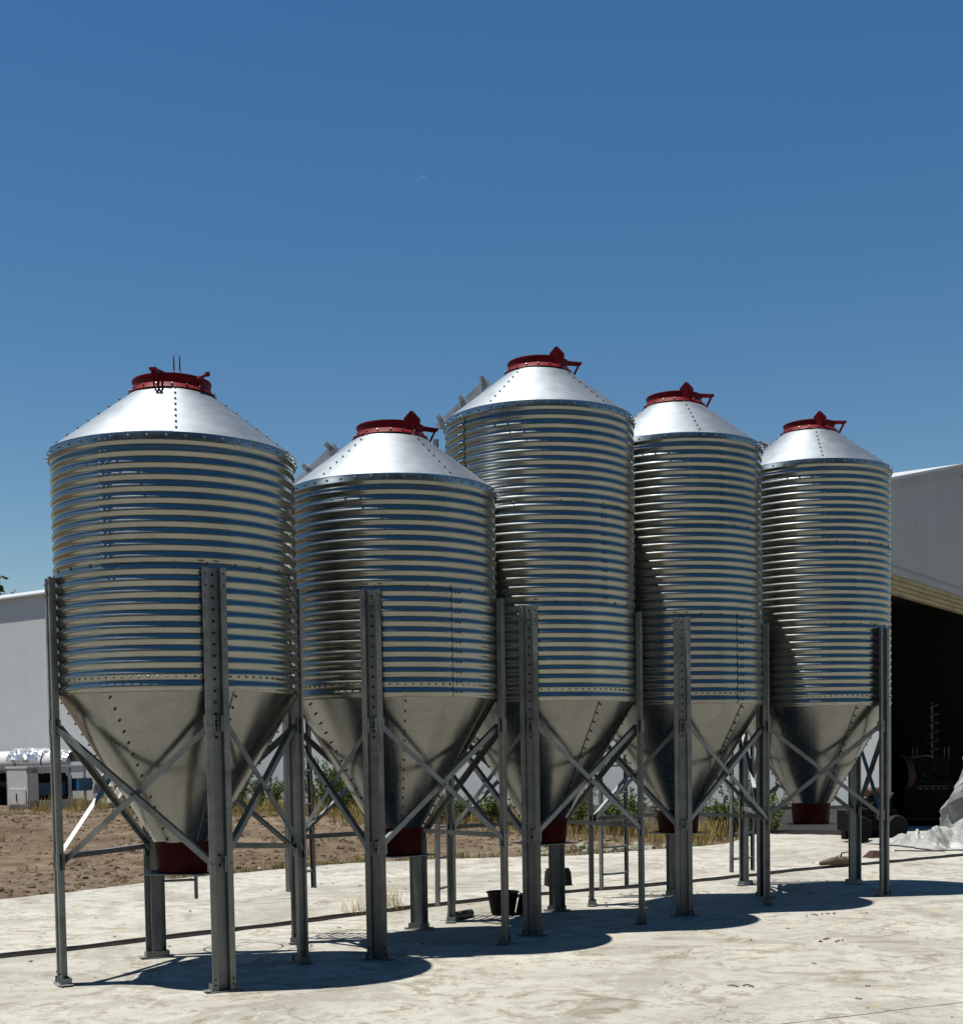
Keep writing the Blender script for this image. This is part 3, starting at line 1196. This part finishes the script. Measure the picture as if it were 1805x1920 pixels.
mb = MB().lathe([(.334, -.066), (.350, -.066), (.350, .066), (.334, .066)], 40)
mb.v = [tuple(Matrix.Rotation(R_(24), 3, 'Z') @ (rot @ Vector(p))) for p in mb.v]
mb.build('rim', M['rust'], f_)
# auger: shaft and helical flight
mb = MB().tube([(.12, 0, 1.1), (.12, 0, 2.12)], .026, 10)
vs_, fs = [], []
for i in range(97):
    a = i * 2 * PI / 16
    z = 1.16 + .92 * i / 96
    vs_ += [(.12 + .024 * math.cos(a), .024 * math.sin(a), z), (.12 + .125 * math.cos(a), .125 * math.sin(a), z), (.12 + .125 * math.cos(a), .125 * math.sin(a), z + .010)]
for i in range(96):
    b = i * 3
    fs += [(b, b + 1, b + 4, b + 3), (b + 1, b + 2, b + 5, b + 4), (b + 2, b, b + 3, b + 5)]
mb.add(vs_, fs).build('auger_screw', M['steel'], mc)
for x, y in ((-.22, -.18), (-.15, -.18), (.30, -.15), (.37, -.15)):
    MB().tube([(x, y, 1.14), (x, y, 1.34)], .010, 8).build('stud', M['steel'], mc)
for i in range(5):
    MB().box((-.12 + i * .10, -.318, .62), (.055, .02, .022)).build('latch', M['steel'], mc)
MB().box((.08, -.318, .66), (.52, .016, .014)).build('rail', M['steel'], mc)
MB().box((.04, -.322, .10), (.84, .012, .012)).build('lower_rail', M['steel'], mc)
MB().tube([(-.28, -.24, 1.16), (-.02, -.28, 1.20), (.10, -.26, 1.17)], .018, 8).build('handle', M['steel'], mc)
mb = MB()
rr = random.Random(4)
for i in range(14):
    x, z = rr.uniform(-.26, .12), rr.uniform(.74, 1.1)
    mb.tube([(x, -.26, z), (x + rr.uniform(-.08, .08), -.29, z + rr.uniform(-.06, .06))], .013, 6)
mb.build('fittings', M['steel'], mc)

en = empty('old_engine', (6.55, 22.3, ZS), R_(20))
tag(en, 'low dark engine with orange cover and wheel, half hidden behind the farthest silo leg', 'engine')
mb = MB()
mb.box((0, 0, .36), (.85, .5, .34))
mb.box((.08, .02, .62), (.60, .40, .22))
mb.box((0, 0, .12), (.95, .12, .14))
mb.build('block', M['black'], en)
mb = MB().lathe([(.0, -.14), (.075, -.14), (.09, -.12), (.09, .12), (.075, .14), (.0, .14)], 24)
mb.v = [tuple(rot @ Vector(p)) for p in mb.v]
mb.build('fuel_tank', M['orange'], en, True, 40, loc=(.14, 0, .82))
for sx in (-.36, .36):
    mb = MB().lathe([(.08, -.05), (.20, -.06), (.225, -.03), (.225, .03), (.20, .06), (.08, .05), (.0, .02)], 28)
    mb.v = [tuple(Matrix.Rotation(PI / 2, 3, 'X') @ Vector(p)) for p in mb.v]
    mb.build('wheel', M['rubber'], en, True, 40, loc=(sx, -.30, .225))
mb = MB()
for i in range(6):
    x, z = rr.uniform(-.3, .3), rr.uniform(.4, .75)
    mb.tube([(x, -.27, z), (x + rr.uniform(-.15, .15), -.30, z + rr.uniform(-.15, .1))], .014, 6)
mb.build('pipes', M['steel'], en)
MB().tube([(-.3, -.1, .72), (-.3, -.1, .98), (-.42, -.12, 1.02)], .03, 10).build('exhaust', M['rust'], en)
MB().box((-.25, -.28, .30), (.22, .05, .16)).build('gearbox_cover', M['rust'], en)

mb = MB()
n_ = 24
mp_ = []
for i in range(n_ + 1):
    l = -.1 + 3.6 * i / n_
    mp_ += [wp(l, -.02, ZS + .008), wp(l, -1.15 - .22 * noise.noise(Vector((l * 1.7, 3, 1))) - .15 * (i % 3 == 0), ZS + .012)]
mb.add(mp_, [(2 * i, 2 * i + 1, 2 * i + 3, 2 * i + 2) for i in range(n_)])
o = mb.build('dark_strip', M['rubber'])  # dark flat strip along the wall foot, in the shared rubber colour
tag(o, 'dark flat strip on the slab along the warehouse wall foot behind farthest silo', 'mat')

# ------------------------------------------------------------------ yard clutter on the left, before the warehouse
ZL = .36
cab = empty('white_enclosure', (-11.75, 35.6, ZL), R_(57))
tag(cab, 'white boxy machine enclosure with open window on the dirt at far left', 'enclosure')
mb = MB()
H1, W1, D1 = 1.14, 1.95, .85       # long face looks toward the camera's right
mb.box((-W1 / 2 + .02, 0, H1 / 2), (.04, D1, H1))
mb.box((0, D1 / 2 - .02, H1 / 2), (W1, .04, H1))
mb.box((0, 0, H1 - .025), (W1 + .02, D1 + .04, .06))
mb.box((0, 0, .05), (W1, D1, .10))
mb.box((-W1 / 2 + .20, -D1 / 2 + .02, H1 / 2), (.30, .04, H1 - .1))
mb.box((.42, -D1 / 2 + .02, H1 / 2), (.10, .04, H1 - .1))
mb.box((W1 / 2 - .03, -D1 / 2 + .02, H1 / 2), (.06, .04, H1 - .1))
mb.box((0, -D1 / 2 + .02, .16), (W1, .04, .14))
mb.box((0, -D1 / 2 + .02, H1 - .12), (W1, .04, .14))
mb.build('casing', M['white'], cab)
mb = MB().box((-W1 / 2 - .012, -.02, .34), (.025, .70, .40))
mb.build('access_panel', M['white'], cab)
MB().box((-W1 / 2 - .03, 0, .32), (.012, .03, .22)).build('handle', M['rubber'], cab)
MB().box((-.14, -.12, .52), (.95, .40, .34)).build('machine_body', M['blue'], cab)
MB().box((0, .25, .6), (1.7, .04, .9)).build('dark_backing', M['shade'], cab)
mb = MB().box((.78, -.45, .62), (.55, .45, .34), None, .8)
mb.box((1.10, -.50, .52), (.35, .30, .12))
mb.build('machine_nose', M['blue'], cab)
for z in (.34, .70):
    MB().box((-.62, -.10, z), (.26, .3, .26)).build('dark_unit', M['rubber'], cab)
mb = MB()
for sx in (-1, 1):
    mb.bar((-.10 + sx * .42, -D1 / 2 - .002, .95), (-.10 + sx * .28, -D1 / 2 - .002, 1.02), (0, -1, 0), [(-.006, -.03), (.006, -.03), (.006, .03), (-.006, .03)])
mb.build('corner_brace', M['white'], cab)

tk = empty('tank_trailer', (-13.4, 38.3, ZL), R_(-35))
tag(tk, 'white cylindrical tank on dark trailer behind the white enclosure, far left', 'trailer')
mb = MB().lathe([(.0, -2.6), (.20, -2.58), (.31, -2.5), (.335, -2.4), (.335, 2.4), (.31, 2.5), (.20, 2.58), (.0, 2.6)], 32)
mb.v = [tuple(rot @ Vector(p)) for p in mb.v]
mb.build('tank', M['white'], tk, True, 40, loc=(-.6, 0, 1.24))
for x in (-2.2, -1.0, .2, 1.4):
    mb = MB().lathe([(.338, -.03), (.345, -.03), (.345, .03), (.338, .03)], 32)
    mb.v = [tuple(rot @ Vector(p)) for p in mb.v]
    mb.build('strap', M['steel'], tk, loc=(x, 0, 1.24))
mb = MB().box((-.6, 0, .62), (5.2, .7, .14))
mb.box((-.6, .3, .40), (5.0, .06, .9))
for x in (-2.4, -.6, 1.2):
    mb.box((x, 0, .80), (.12, .8, .26))
mb.build('frame', M['black'], tk)
for x in (-2.6, -1.7, .9):
    for y in (-.42, .42):
        mb = MB().lathe([(.0, -.05), (.20, -.07), (.32, -.09), (.36, -.05), (.36, .05), (.32, .09), (.20, .07), (.0, .05)], 28)
        mb.v = [tuple(Matrix.Rotation(PI / 2, 3, 'X') @ Vector(p)) for p in mb.v]
        mb.build('wheel', M['rubber'], tk, True, 40, loc=(x, y, .36))


def foil_wrap():
    rnd = random.Random(5)
    v, f = [], []
    nu, nv = 34, 16
    for i in range(nu + 1):
        for j in range(nv + 1):
            a = PI * (-.02 + 1.04 * j / nv)
            x = -1.2 + 2.6 * i / nu
            tp = 1.0 - .30 * max(0, (x + .2)) / 1.6
            r = .37 * tp + .06 * abs(noise.noise(Vector((x * 3.5, a * 2.5, 1)))) + rnd.uniform(0, .035)
            v.append((x, r * math.cos(a), r * math.sin(a)))
    n = nv + 1
    for i in range(nu):
        for j in range(nv):
            b = i * n + j
            f += [(b, b + n, b + n + 1), (b, b + n + 1, b + 1)]
    return MB().add(v, f)


o = foil_wrap().build('foil_sheet', M['foil'], loc=(-12.55, 37.75, ZL + 1.26), rotz=R_(-35))
tag(o, 'crinkled silver foil sheet wrapped over the end of the white tank', 'foil')


def lump(seed, sx, sy, sz, sub=3, rough=.22, flat=True):
    bm = bmesh.new()
    bmesh.ops.create_icosphere(bm, subdivisions=sub, radius=1)
    for v in bm.verts:
        p = v.co.copy()
        k = 1 + rough * noise.noise(p * 1.5 + Vector((seed, 0, 0))) * 1.6 + rough * .6 * noise.noise(p * 4 + Vector((0, seed, 0)))
        v.co = Vector((p.x * k * sx, p.y * k * sy, max(p.z * k, -.35) * sz))
    me_ = bpy.data.meshes.new('lump')
    bm.to_mesh(me_)
    bm.free()
    return me_


for i, (x, y, sx, sy, sz, lb) in enumerate((
        (-10.15, 35.4, .36, .32, .72, 'tall cream canvas-wrapped bale beside the blue machine nose'),
        (-9.55, 35.2, .40, .34, .42, 'low cream canvas-wrapped bundle right of the tall wrapped bale'))):
    me_ = lump(i + 3, sx, sy, sz, 3, .34)
    me_.materials.append(M['cream'])
    me_.name = 'canvas_bundle'
    o = obj('canvas_bundle', me_, loc=(x, y, ZL + sz * .3))
    tag(o, lb, 'bundle')

# ------------------------------------------------------------------ small things on the concrete
mb = MB().lathe([(.0, .012), (.118, .012), (.155, .215), (.168, .220), (.166, .232), (.150, .228), (.112, .0), (.0, .0)], 32)
o = mb.build('black_bucket', M['rubber'], smooth=True, sharp=40, loc=(.20, 13.12, 0))
tag(o, 'open black rubber bucket on the concrete between second and third silo', 'bucket')
MB().box((.21, -.02, .10), (.12, .20, .20), Matrix.Rotation(R_(12), 3, 'Y')).build('side_lug', M['rubber'], o)
mb = MB().box((0, 0, .09), (.30, .18, .17), None, .92)
mb.box((0, 0, .19), (.26, .12, .03))
o = mb.build('black_battery', M['rubber'], loc=(.90, 15.62, ZS), rotz=R_(12))
tag(o, 'dark rectangular battery block on the raised slab behind the middle silo', 'block')
mb = MB().tube([(-.10, -.12, .042), (.08, .10, .042)], .042, 16)
mb.tube([(-.112, -.135, .042), (-.09, -.108, .042)], .050, 16)
o = mb.build('pipe_offcut', M['steel'], smooth=True, sharp=40, loc=(-.20, 12.80, 0))
tag(o, 'short grey pipe offcut lying beside a rear silo leg', 'pipe')
mb = MB().box((0, 0, .05), (.26, .22, .10), None, .35)
o = mb.build('iron_wedge', M['rust'], loc=(5.66, 18.92, ZS), rotz=R_(20))
tag(o, 'small dark iron wedge on the raised slab near the step at right', 'wedge')
mb = MB()
pts = [Vector((-.30, -.18, .05)), Vector((-.1, -.05, .07)), Vector((.12, .08, .06)), Vector((.32, .16, .045))]
mb.tube(pts, [.03, .055, .06, .03], 9)
mb.tube([(.02, .03, .08), (.04, .02, .17), (.16, -.02, .19)], [.02, .014, .006], 6)
mb.tube([(-.1, -.04, .08), (-.03, -.10, .15)], [.014, .006], 6)
o = mb.build('dry_branch', M['wood'], smooth=True, loc=(4.85, 17.80, ZS - .01))
tag(o, 'gnarled dry branch lying on the slab edge near the farthest silo', 'branch')
o = MB().tube([(6.26, 19.90, ZS + .02), (6.60, 19.74, ZS + .02), (6.95, 19.66, ZS + .02)], .011, 8).build('steel_rod', M['steel'])
tag(o, 'thin steel rod on the slab in front of the crumpled tarp', 'rod')

# litter flecks and grit
mb = MB()
rr = random.Random(21)
for i in range(900):
    x, y = rr.uniform(-6, 8), rr.uniform(7.2, 19)
    d = min((Vector((x, y)) - Vector(p)).length for p in J)
    if d < .15 or rr.random() > .55:
        continue
    jy = J[0][1]
    for a, b in zip(J, J[1:]):
        if a[0] <= x <= b[0]:
            jy = a[1] + (b[1] - a[1]) * (x - a[0]) / (b[0] - a[0])
    if x < J[0][0]:
        jy = J[0][1] + (x - J[0][0]) * .8
    z = ZS if y > jy else 0
    s = rr.choice((.004, .005, .006, .008, .014))
    a = rr.uniform(0, PI)
    mb.box((x, y, z + s * .4), (s * rr.uniform(1, 3.5), s * rr.uniform(.8, 1.5), s * .8), Matrix.Rotation(a, 3, 'Z'), .7)
mb.build('grit', M['rock'], kind='stuff')
o = None
for (x, y, seed, lb) in ((3.25, 12.62, 2, 'dark twig litter on the sunlit concrete right of the silo shadows'),
                         (1.68, 8.78, 5, 'small dark twig on the bright concrete near the bottom edge'),
                         (2.95, 10.9, 8, 'scatter of twig bits on the concrete before the fourth silo')):
    rr = random.Random(seed)
    mb = MB()
    for i in range(6 if seed != 5 else 3):
        px, py = rr.uniform(-.16, .16), rr.uniform(-.10, .10)
        a = rr.uniform(0, PI)
        L = rr.uniform(.03, .09)
        q = Vector((math.cos(a), math.sin(a), 0)) * L
        mb.tube([Vector((px, py, .006)), Vector((px, py, .012)) + q * .5, Vector((px, py, .006)) + q], [.005, .006, .003], 5)
    o = mb.build('twig_litter', M['wood'], loc=(x, y, 0))
    tag(o, lb, 'twigs')


# ------------------------------------------------------------------ plants
def blades(mb, cx, cy, cz, n, h, spread, rnd, w=.006, lean=.35):
    for i in range(n):
        a = rnd.uniform(0, 2 * PI)
        r = spread * math.sqrt(rnd.random())
        x, y = cx + r * math.cos(a), cy + r * math.sin(a)
        hh = h * rnd.uniform(.45, 1.0)
        la = rnd.uniform(0, 2 * PI)
        ln = lean * rnd.uniform(.2, 1.0) * hh
        ca, sa = math.cos(la), math.sin(la)
        wx, wy = -sa * w * rnd.uniform(.6, 1.3), ca * w
        m1 = (x + ca * ln * .35, y + sa * ln * .35, cz + hh * .6)
        tip = (x + ca * ln, y + sa * ln, cz + hh)
        mb.add([(x - wx, y - wy, cz - .02), (x + wx, y + wy, cz - .02), (m1[0] + wx * .7, m1[1] + wy * .7, m1[2]), (m1[0] - wx * .7, m1[1] - wy * .7, m1[2]), tip],
               [(0, 1, 2, 3), (3, 2, 4)])


def weed(name, x, y, z, h, spread, n, rnd):
    """bushy weed: upright wiry stems, each carrying many small leaves"""
    root = empty(name, (x, y, z))
    st, lf = MB(), MB()
    for i in range(n):
        a = rnd.uniform(0, 2 * PI)
        r0 = spread * .35 * math.sqrt(rnd.random())
        b0 = Vector((r0 * math.cos(a), r0 * math.sin(a), -.02))
        hh = h * rnd.uniform(.45, 1.05)
        out = spread * rnd.uniform(.15, .8)
        tip = Vector((math.cos(a) * (r0 + out), math.sin(a) * (r0 + out), hh))
        mid = b0.lerp(tip, .5) + Vector((0, 0, hh * .12))
        st.tube([b0, mid, tip], [.006, .004, .0015], 4, False)
        for q in range(int(26 * hh / .5) + 8):
            u = rnd.uniform(.12, 1.0)
            p = b0.lerp(mid, u * 2) if u < .5 else mid.lerp(tip, u * 2 - 1)
            d = Vector((rnd.uniform(-1, 1), rnd.uniform(-1, 1), rnd.uniform(.0, 1.2))).normalized()
            L = rnd.uniform(.04, .115) * (1.25 - .6 * u)
            s = d.cross(Vector((rnd.uniform(-1, 1), rnd.uniform(-1, 1), rnd.uniform(-1, 1)))).normalized() * L * .22
            lf.add([p, p + d * L * .5 + s, p + d * L, p + d * L * .5 - s], [(0, 1, 2, 3)])
    st.build('stems', M['wood'], root)
    lf.build('leaves', M['leaf'], root)
    return root


rnd = random.Random(99)
GW = 'weeds along the warehouse wall'
spots = []
for i in range(20):
    t = 2.2 + i * .80 + rnd.uniform(-.25, .25)
    spots.append((t, rnd.uniform(.5, 2.6)))
ORD = 'first second third fourth fifth sixth seventh eighth ninth tenth eleventh twelfth thirteenth fourteenth fifteenth sixteenth seventeenth eighteenth nineteenth twentieth'.split()
for wi, (t, dd) in enumerate(spots):
    p = WC + WL * t + NL * dd
    h = rnd.uniform(.55, 1.35)
    w_ = weed('weed', p.x, p.y, dirt_h(p.x, p.y), h, h * .70, rnd.randint(40, 64), rnd)
    tag(w_, ('tall' if h > .85 else 'low' if h < .6 else 'middling') + ' bushy green weed at the warehouse wall foot, ' + ORD[wi] + ' counting from the right', 'weed', GW)
# yellow grass belt in front of the weeds and at the slab edge
mb = MB()
for i in range(460):
    t = rnd.uniform(1.8, 21.0)
    dd = rnd.uniform(.4, 4.2) if rnd.random() < .6 else rnd.uniform(.4, 2.6)
    if t > 15 and rnd.random() < .5:
        continue
    p = WC + WL * t + NL * dd
    if p.x > 4.6:
        continue
    blades(mb, p.x, p.y, dirt_h(p.x, p.y), rnd.randint(16, 36), rnd.uniform(.16, .55), .24, rnd, .006, .6)
for a, b in zip(EDGE, EDGE[1:]):
    L = math.hypot(b[0] - a[0], b[1] - a[1])
    for i in range(int(L * (6 if a[0] > -4.2 else 1.2))):
        u = rnd.random()
        off = abs(rnd.gauss(.1, .35))
        x, y = a[0] + (b[0] - a[0]) * u - off * .4, a[1] + (b[1] - a[1]) * u + off
        blades(mb, x, y, dirt_h(x, y), rnd.randint(8, 22), rnd.uniform(.08, .26), .16, rnd, .005, .7)
mb.build('dry_grass', M['straw'], kind='stuff')
mb = MB()
for a, b in zip(EDGE, EDGE[1:]):
    L = math.hypot(b[0] - a[0], b[1] - a[1])
    for i in range(int(L * (5 if a[0] > -4.2 else .8))):
        u = rnd.random()
        off = abs(rnd.gauss(.1, .28))
        x, y = a[0] + (b[0] - a[0]) * u - off * .4, a[1] + (b[1] - a[1]) * u + off
        blades(mb, x, y, dirt_h(x, y), rnd.randint(10, 26), rnd.uniform(.06, .20), .16, rnd, .006, .9)
for i in range(120):
    x, y = rnd.uniform(-13, 3), rnd.uniform(20, 33)
    if (Vector((x, y, 0)) - WC).dot(NL) < .5:
        continue
    if rnd.random() < .5:
        continue
    blades(mb, x, y, dirt_h(x, y), rnd.randint(4, 14), rnd.uniform(.04, .14), .12, rnd, .006, .9)
mb.build('green_grass', M['leaf'], kind='stuff')
# sparse dry tufts on the open dirt to the left and by the enclosure
mb = MB()
for i in range(260):
    x, y = rnd.uniform(-16, -3), rnd.uniform(17, 36)
    near_cab = rnd.random() < .55
    if near_cab:
        x, y = rnd.uniform(-14.5, -7.5), rnd.uniform(30.5, 35.4)
    if y < 15 + (x + 5.6) * 1.1 + 2:
        continue
    blades(mb, x, y, dirt_h(x, y), rnd.randint(8, 22), rnd.uniform(.05, .20), .18, rnd, .006, .7)
mb.build('dry_tufts', M['straw'], kind='stuff')
# stones and clods on the dirt, rubble heap at the slab edge
mb = MB()
for i in range(260):
    x, y = rnd.uniform(-15, 4), rnd.uniform(15.5, 34)
    inside = False
    for a, b in zip(EDGE, EDGE[1:]):
        if a[0] <= x <= b[0] and y < a[1] + (b[1] - a[1]) * (x - a[0]) / (b[0] - a[0]) + .1:
            inside = True
    if inside or (x < EDGE[0][0] and y < EDGE[0][1] + (x - EDGE[0][0]) * 1.1 + .4):
        continue
    if (Vector((x, y, 0)) - WC).dot(NL) < .3:
        continue
    s = rnd.choice((.02, .02, .03, .04, .07))
    mb.box((x, y, dirt_h(x, y) + s * .2), (s * rnd.uniform(.8, 1.6), s * rnd.uniform(.8, 1.6), s * .7),
           Matrix.Rotation(rnd.uniform(0, 3), 3, 'Z') @ Matrix.Rotation(rnd.uniform(-.4, .4), 3, 'X'), .6)
mb.build('stones', M['rock'], kind='stuff')
mb = MB()
for i in range(5200):
    u = rnd.random()
    y = 15.5 + 19 * u ** 1.4
    x = rnd.uniform(-.42, .16) * y - .5
    inside = x < EDGE[0][0] and y < EDGE[0][1] + (x - EDGE[0][0]) * 1.1 + .3
    for a, b in zip(EDGE, EDGE[1:]):
        if a[0] <= x <= b[0] and y < a[1] + (b[1] - a[1]) * (x - a[0]) / (b[0] - a[0]) + .06:
            inside = True
    if inside or (Vector((x, y, 0)) - WC).dot(NL) < .2:
        continue
    if noise.noise(Vector((x * .5, y * .5, 8))) < -.1 and rnd.random() < .7:
        continue
    s = rnd.choice((.02, .025, .03, .04, .055, .08))
    mb.box((x, y, dirt_h(x, y) + s * .15), (s * rnd.uniform(.8, 1.8), s * rnd.uniform(.8, 1.6), s * .6),
           Matrix.Rotation(rnd.uniform(0, 3), 3, 'Z') @ Matrix.Rotation(rnd.uniform(-.5, .5), 3, 'X'), .5)
mb.build('dirt_clods', M['dirt'], kind='stuff')
rk = []
for i in range(5):
    me_ = lump(i * 5 + 1, 1, .8, .6, 2, .3)
    me_.name = 'rubble_rock'
    me_.materials.append(M['rock'])
    rk.append(me_)
for i in range(22):
    t = rnd.gauss(0, .75)
    x, y = 2.35 + t * .8 + rnd.uniform(-.2, .2), 21.35 + t * .55 + abs(rnd.gauss(0, .35))
    s = rnd.uniform(.05, .16)
    o = obj('rubble_rock', rk[i % 5], loc=(x, y, dirt_h(x, y) + s * .25), rotz=rnd.uniform(0, 6))
    o.scale = (s, s, s)
    tag(o, 'pale broken rubble stone heaped at the slab edge behind the fourth silo', 'rock', 'rubble heap stones')
# dry weed wisps growing out of the step joint
for (x, y, n, h, lb) in ((-.98, 13.62, 70, .30, 'dry straw tuft growing from the concrete step behind the second silo'),
                         (-1.30, 13.25, 40, .20, 'low dry sprig in the step joint left of the straw tuft'),
                         (.72, 14.98, 26, .16, 'small green sprig in the step joint by the middle silo')):
    mb = MB()
    blades(mb, 0, 0, 0, n, h, .16, rnd, .003, 1.6)
    o = mb.build('joint_weed', M['straw'] if n > 30 else M['leaf'], loc=(x, y, .03))
    tag(o, lb, 'weed')

# unseen belt of dark leaves added behind the camera to darken silo wall reflections
mb = MB()
for i in range(6500):
    x = rnd.uniform(-48, 48)
    hh = 16.5 + 2.2 * noise.noise(Vector((x * .16, 1, 1))) + .8 * noise.noise(Vector((x * .6, 2, 1)))
    z = hh * rnd.random() ** .8
    y = -15 + 1.6 * math.sqrt(max(0, 1 - (z / (hh + .3) - .4) ** 2)) * rnd.uniform(.6, 1.0)
    r = rnd.uniform(.5, 1.0)
    a, b = rnd.uniform(0, PI), rnd.uniform(-.7, .7)
    u = Vector((math.cos(a), math.sin(a) * .6, math.sin(b))).normalized() * r
    w = Vector((-math.sin(a) * .5, math.cos(a) * .4, 1)).normalized() * r
    c = Vector((x, y, z))
    mb.add([c - u, c + w * .9, c + u, c - w * .9], [(0, 1, 2, 3)])
mb.build('added_tree_belt', M['leaf_dark'], kind='stuff')

# tree whose crown shows over the far end of the warehouse roof
tr = empty('tree', (-22.55, 60.0, .3))
tr.scale = (1.0, 1.0, 1.03)
tag(tr, 'dark green tree crown just showing above the warehouse at far left', 'tree')
mb = MB()
mb.tube([(0, 0, 0), (.1, 0, 2.4), (-.1, .1, 4.6), (.1, 0, 6.4)], [.26, .20, .13, .05], 10)
for i in range(9):
    a = i * 2.4
    z = 3.0 + i * .36
    mb.tube([(0, 0, z), (math.cos(a) * .9, math.sin(a) * .9, z + .8), (math.cos(a) * 1.7, math.sin(a) * 1.7, z + 1.3)], [.08, .05, .02], 6)
mb.build('trunk', M['wood'], tr, smooth=True)
lf = MB()
for c in range(90):
    a = rnd.uniform(0, 2 * PI)
    zz = rnd.uniform(3.6, 9.0)
    rad = 1.9 * math.sqrt(max(.05, 1 - ((zz - 6.0) / 3.2) ** 2))
    rr_ = rad * math.sqrt(rnd.random())
    cc = Vector((rr_ * math.cos(a), rr_ * math.sin(a), zz))
    for i in range(110):
        p = cc + Vector((rnd.gauss(0, .3), rnd.gauss(0, .3), rnd.gauss(0, .24)))
        d = Vector((rnd.uniform(-1, 1), rnd.uniform(-1, 1), rnd.uniform(-.6, .8))).normalized()
        L = rnd.uniform(.16, .30)
        s = d.cross(Vector((rnd.uniform(-1, 1), rnd.uniform(-1, 1), 1))).normalized() * L * .35
        lf.add([p, p + d * L * .5 + s, p + d * L, p + d * L * .5 - s], [(0, 1, 2, 3)])
lf.build('crown', M['leaf_dark'], tr)

# ------------------------------------------------------------------ day moon: sunlit grey ball seen through the blue air
mt, t, bs = mat_base('moon_rock')
bs.inputs['Base Color'].default_value = (.030, .034, .036, 1)
bs.inputs['Roughness'].default_value = 1
bs.inputs['Specular IOR Level'].default_value = 0
tp = N(t, 'ShaderNodeBsdfTransparent')
ad = N(t, 'ShaderNodeAddShader')
df = N(t, 'ShaderNodeBsdfDiffuse')
t.links.new(ramp(t, nz(t, coords(t, rnd=False), .22, 5), [(.4, (.008, .009, .010)), (.6, (.022, .024, .026))]), df.inputs[0])
t.links.new(tp.outputs[0], ad.inputs[0])
gm = N(t, 'ShaderNodeNewGeometry')
mx = N(t, 'ShaderNodeMixShader')
blk = N(t, 'ShaderNodeBsdfDiffuse')
blk.inputs[0].default_value = (0, 0, 0, 1)
t.links.new(gm.outputs['Backfacing'], mx.inputs[0])
t.links.new(df.outputs[0], mx.inputs[1])
t.links.new(blk.outputs[0], mx.inputs[2])
t.links.new(mx.outputs[0], ad.inputs[1])
t.links.new(ad.outputs[0], t.nodes['Material Output'].inputs[0])
bm = bmesh.new()
bmesh.ops.create_uvsphere(bm, u_segments=32, v_segments=20, radius=12.5)
me = bpy.data.meshes.new('moon')
bm.to_mesh(me)
bm.free()
me.polygons.foreach_set('use_smooth', [True] * len(me.polygons))
me.materials.append(mt)
mo = obj('moon', me, loc=Vector((-.0330, .9190, .3928)) * 2600)
tag(mo, 'faint pale day moon in the clear blue sky', 'moon')
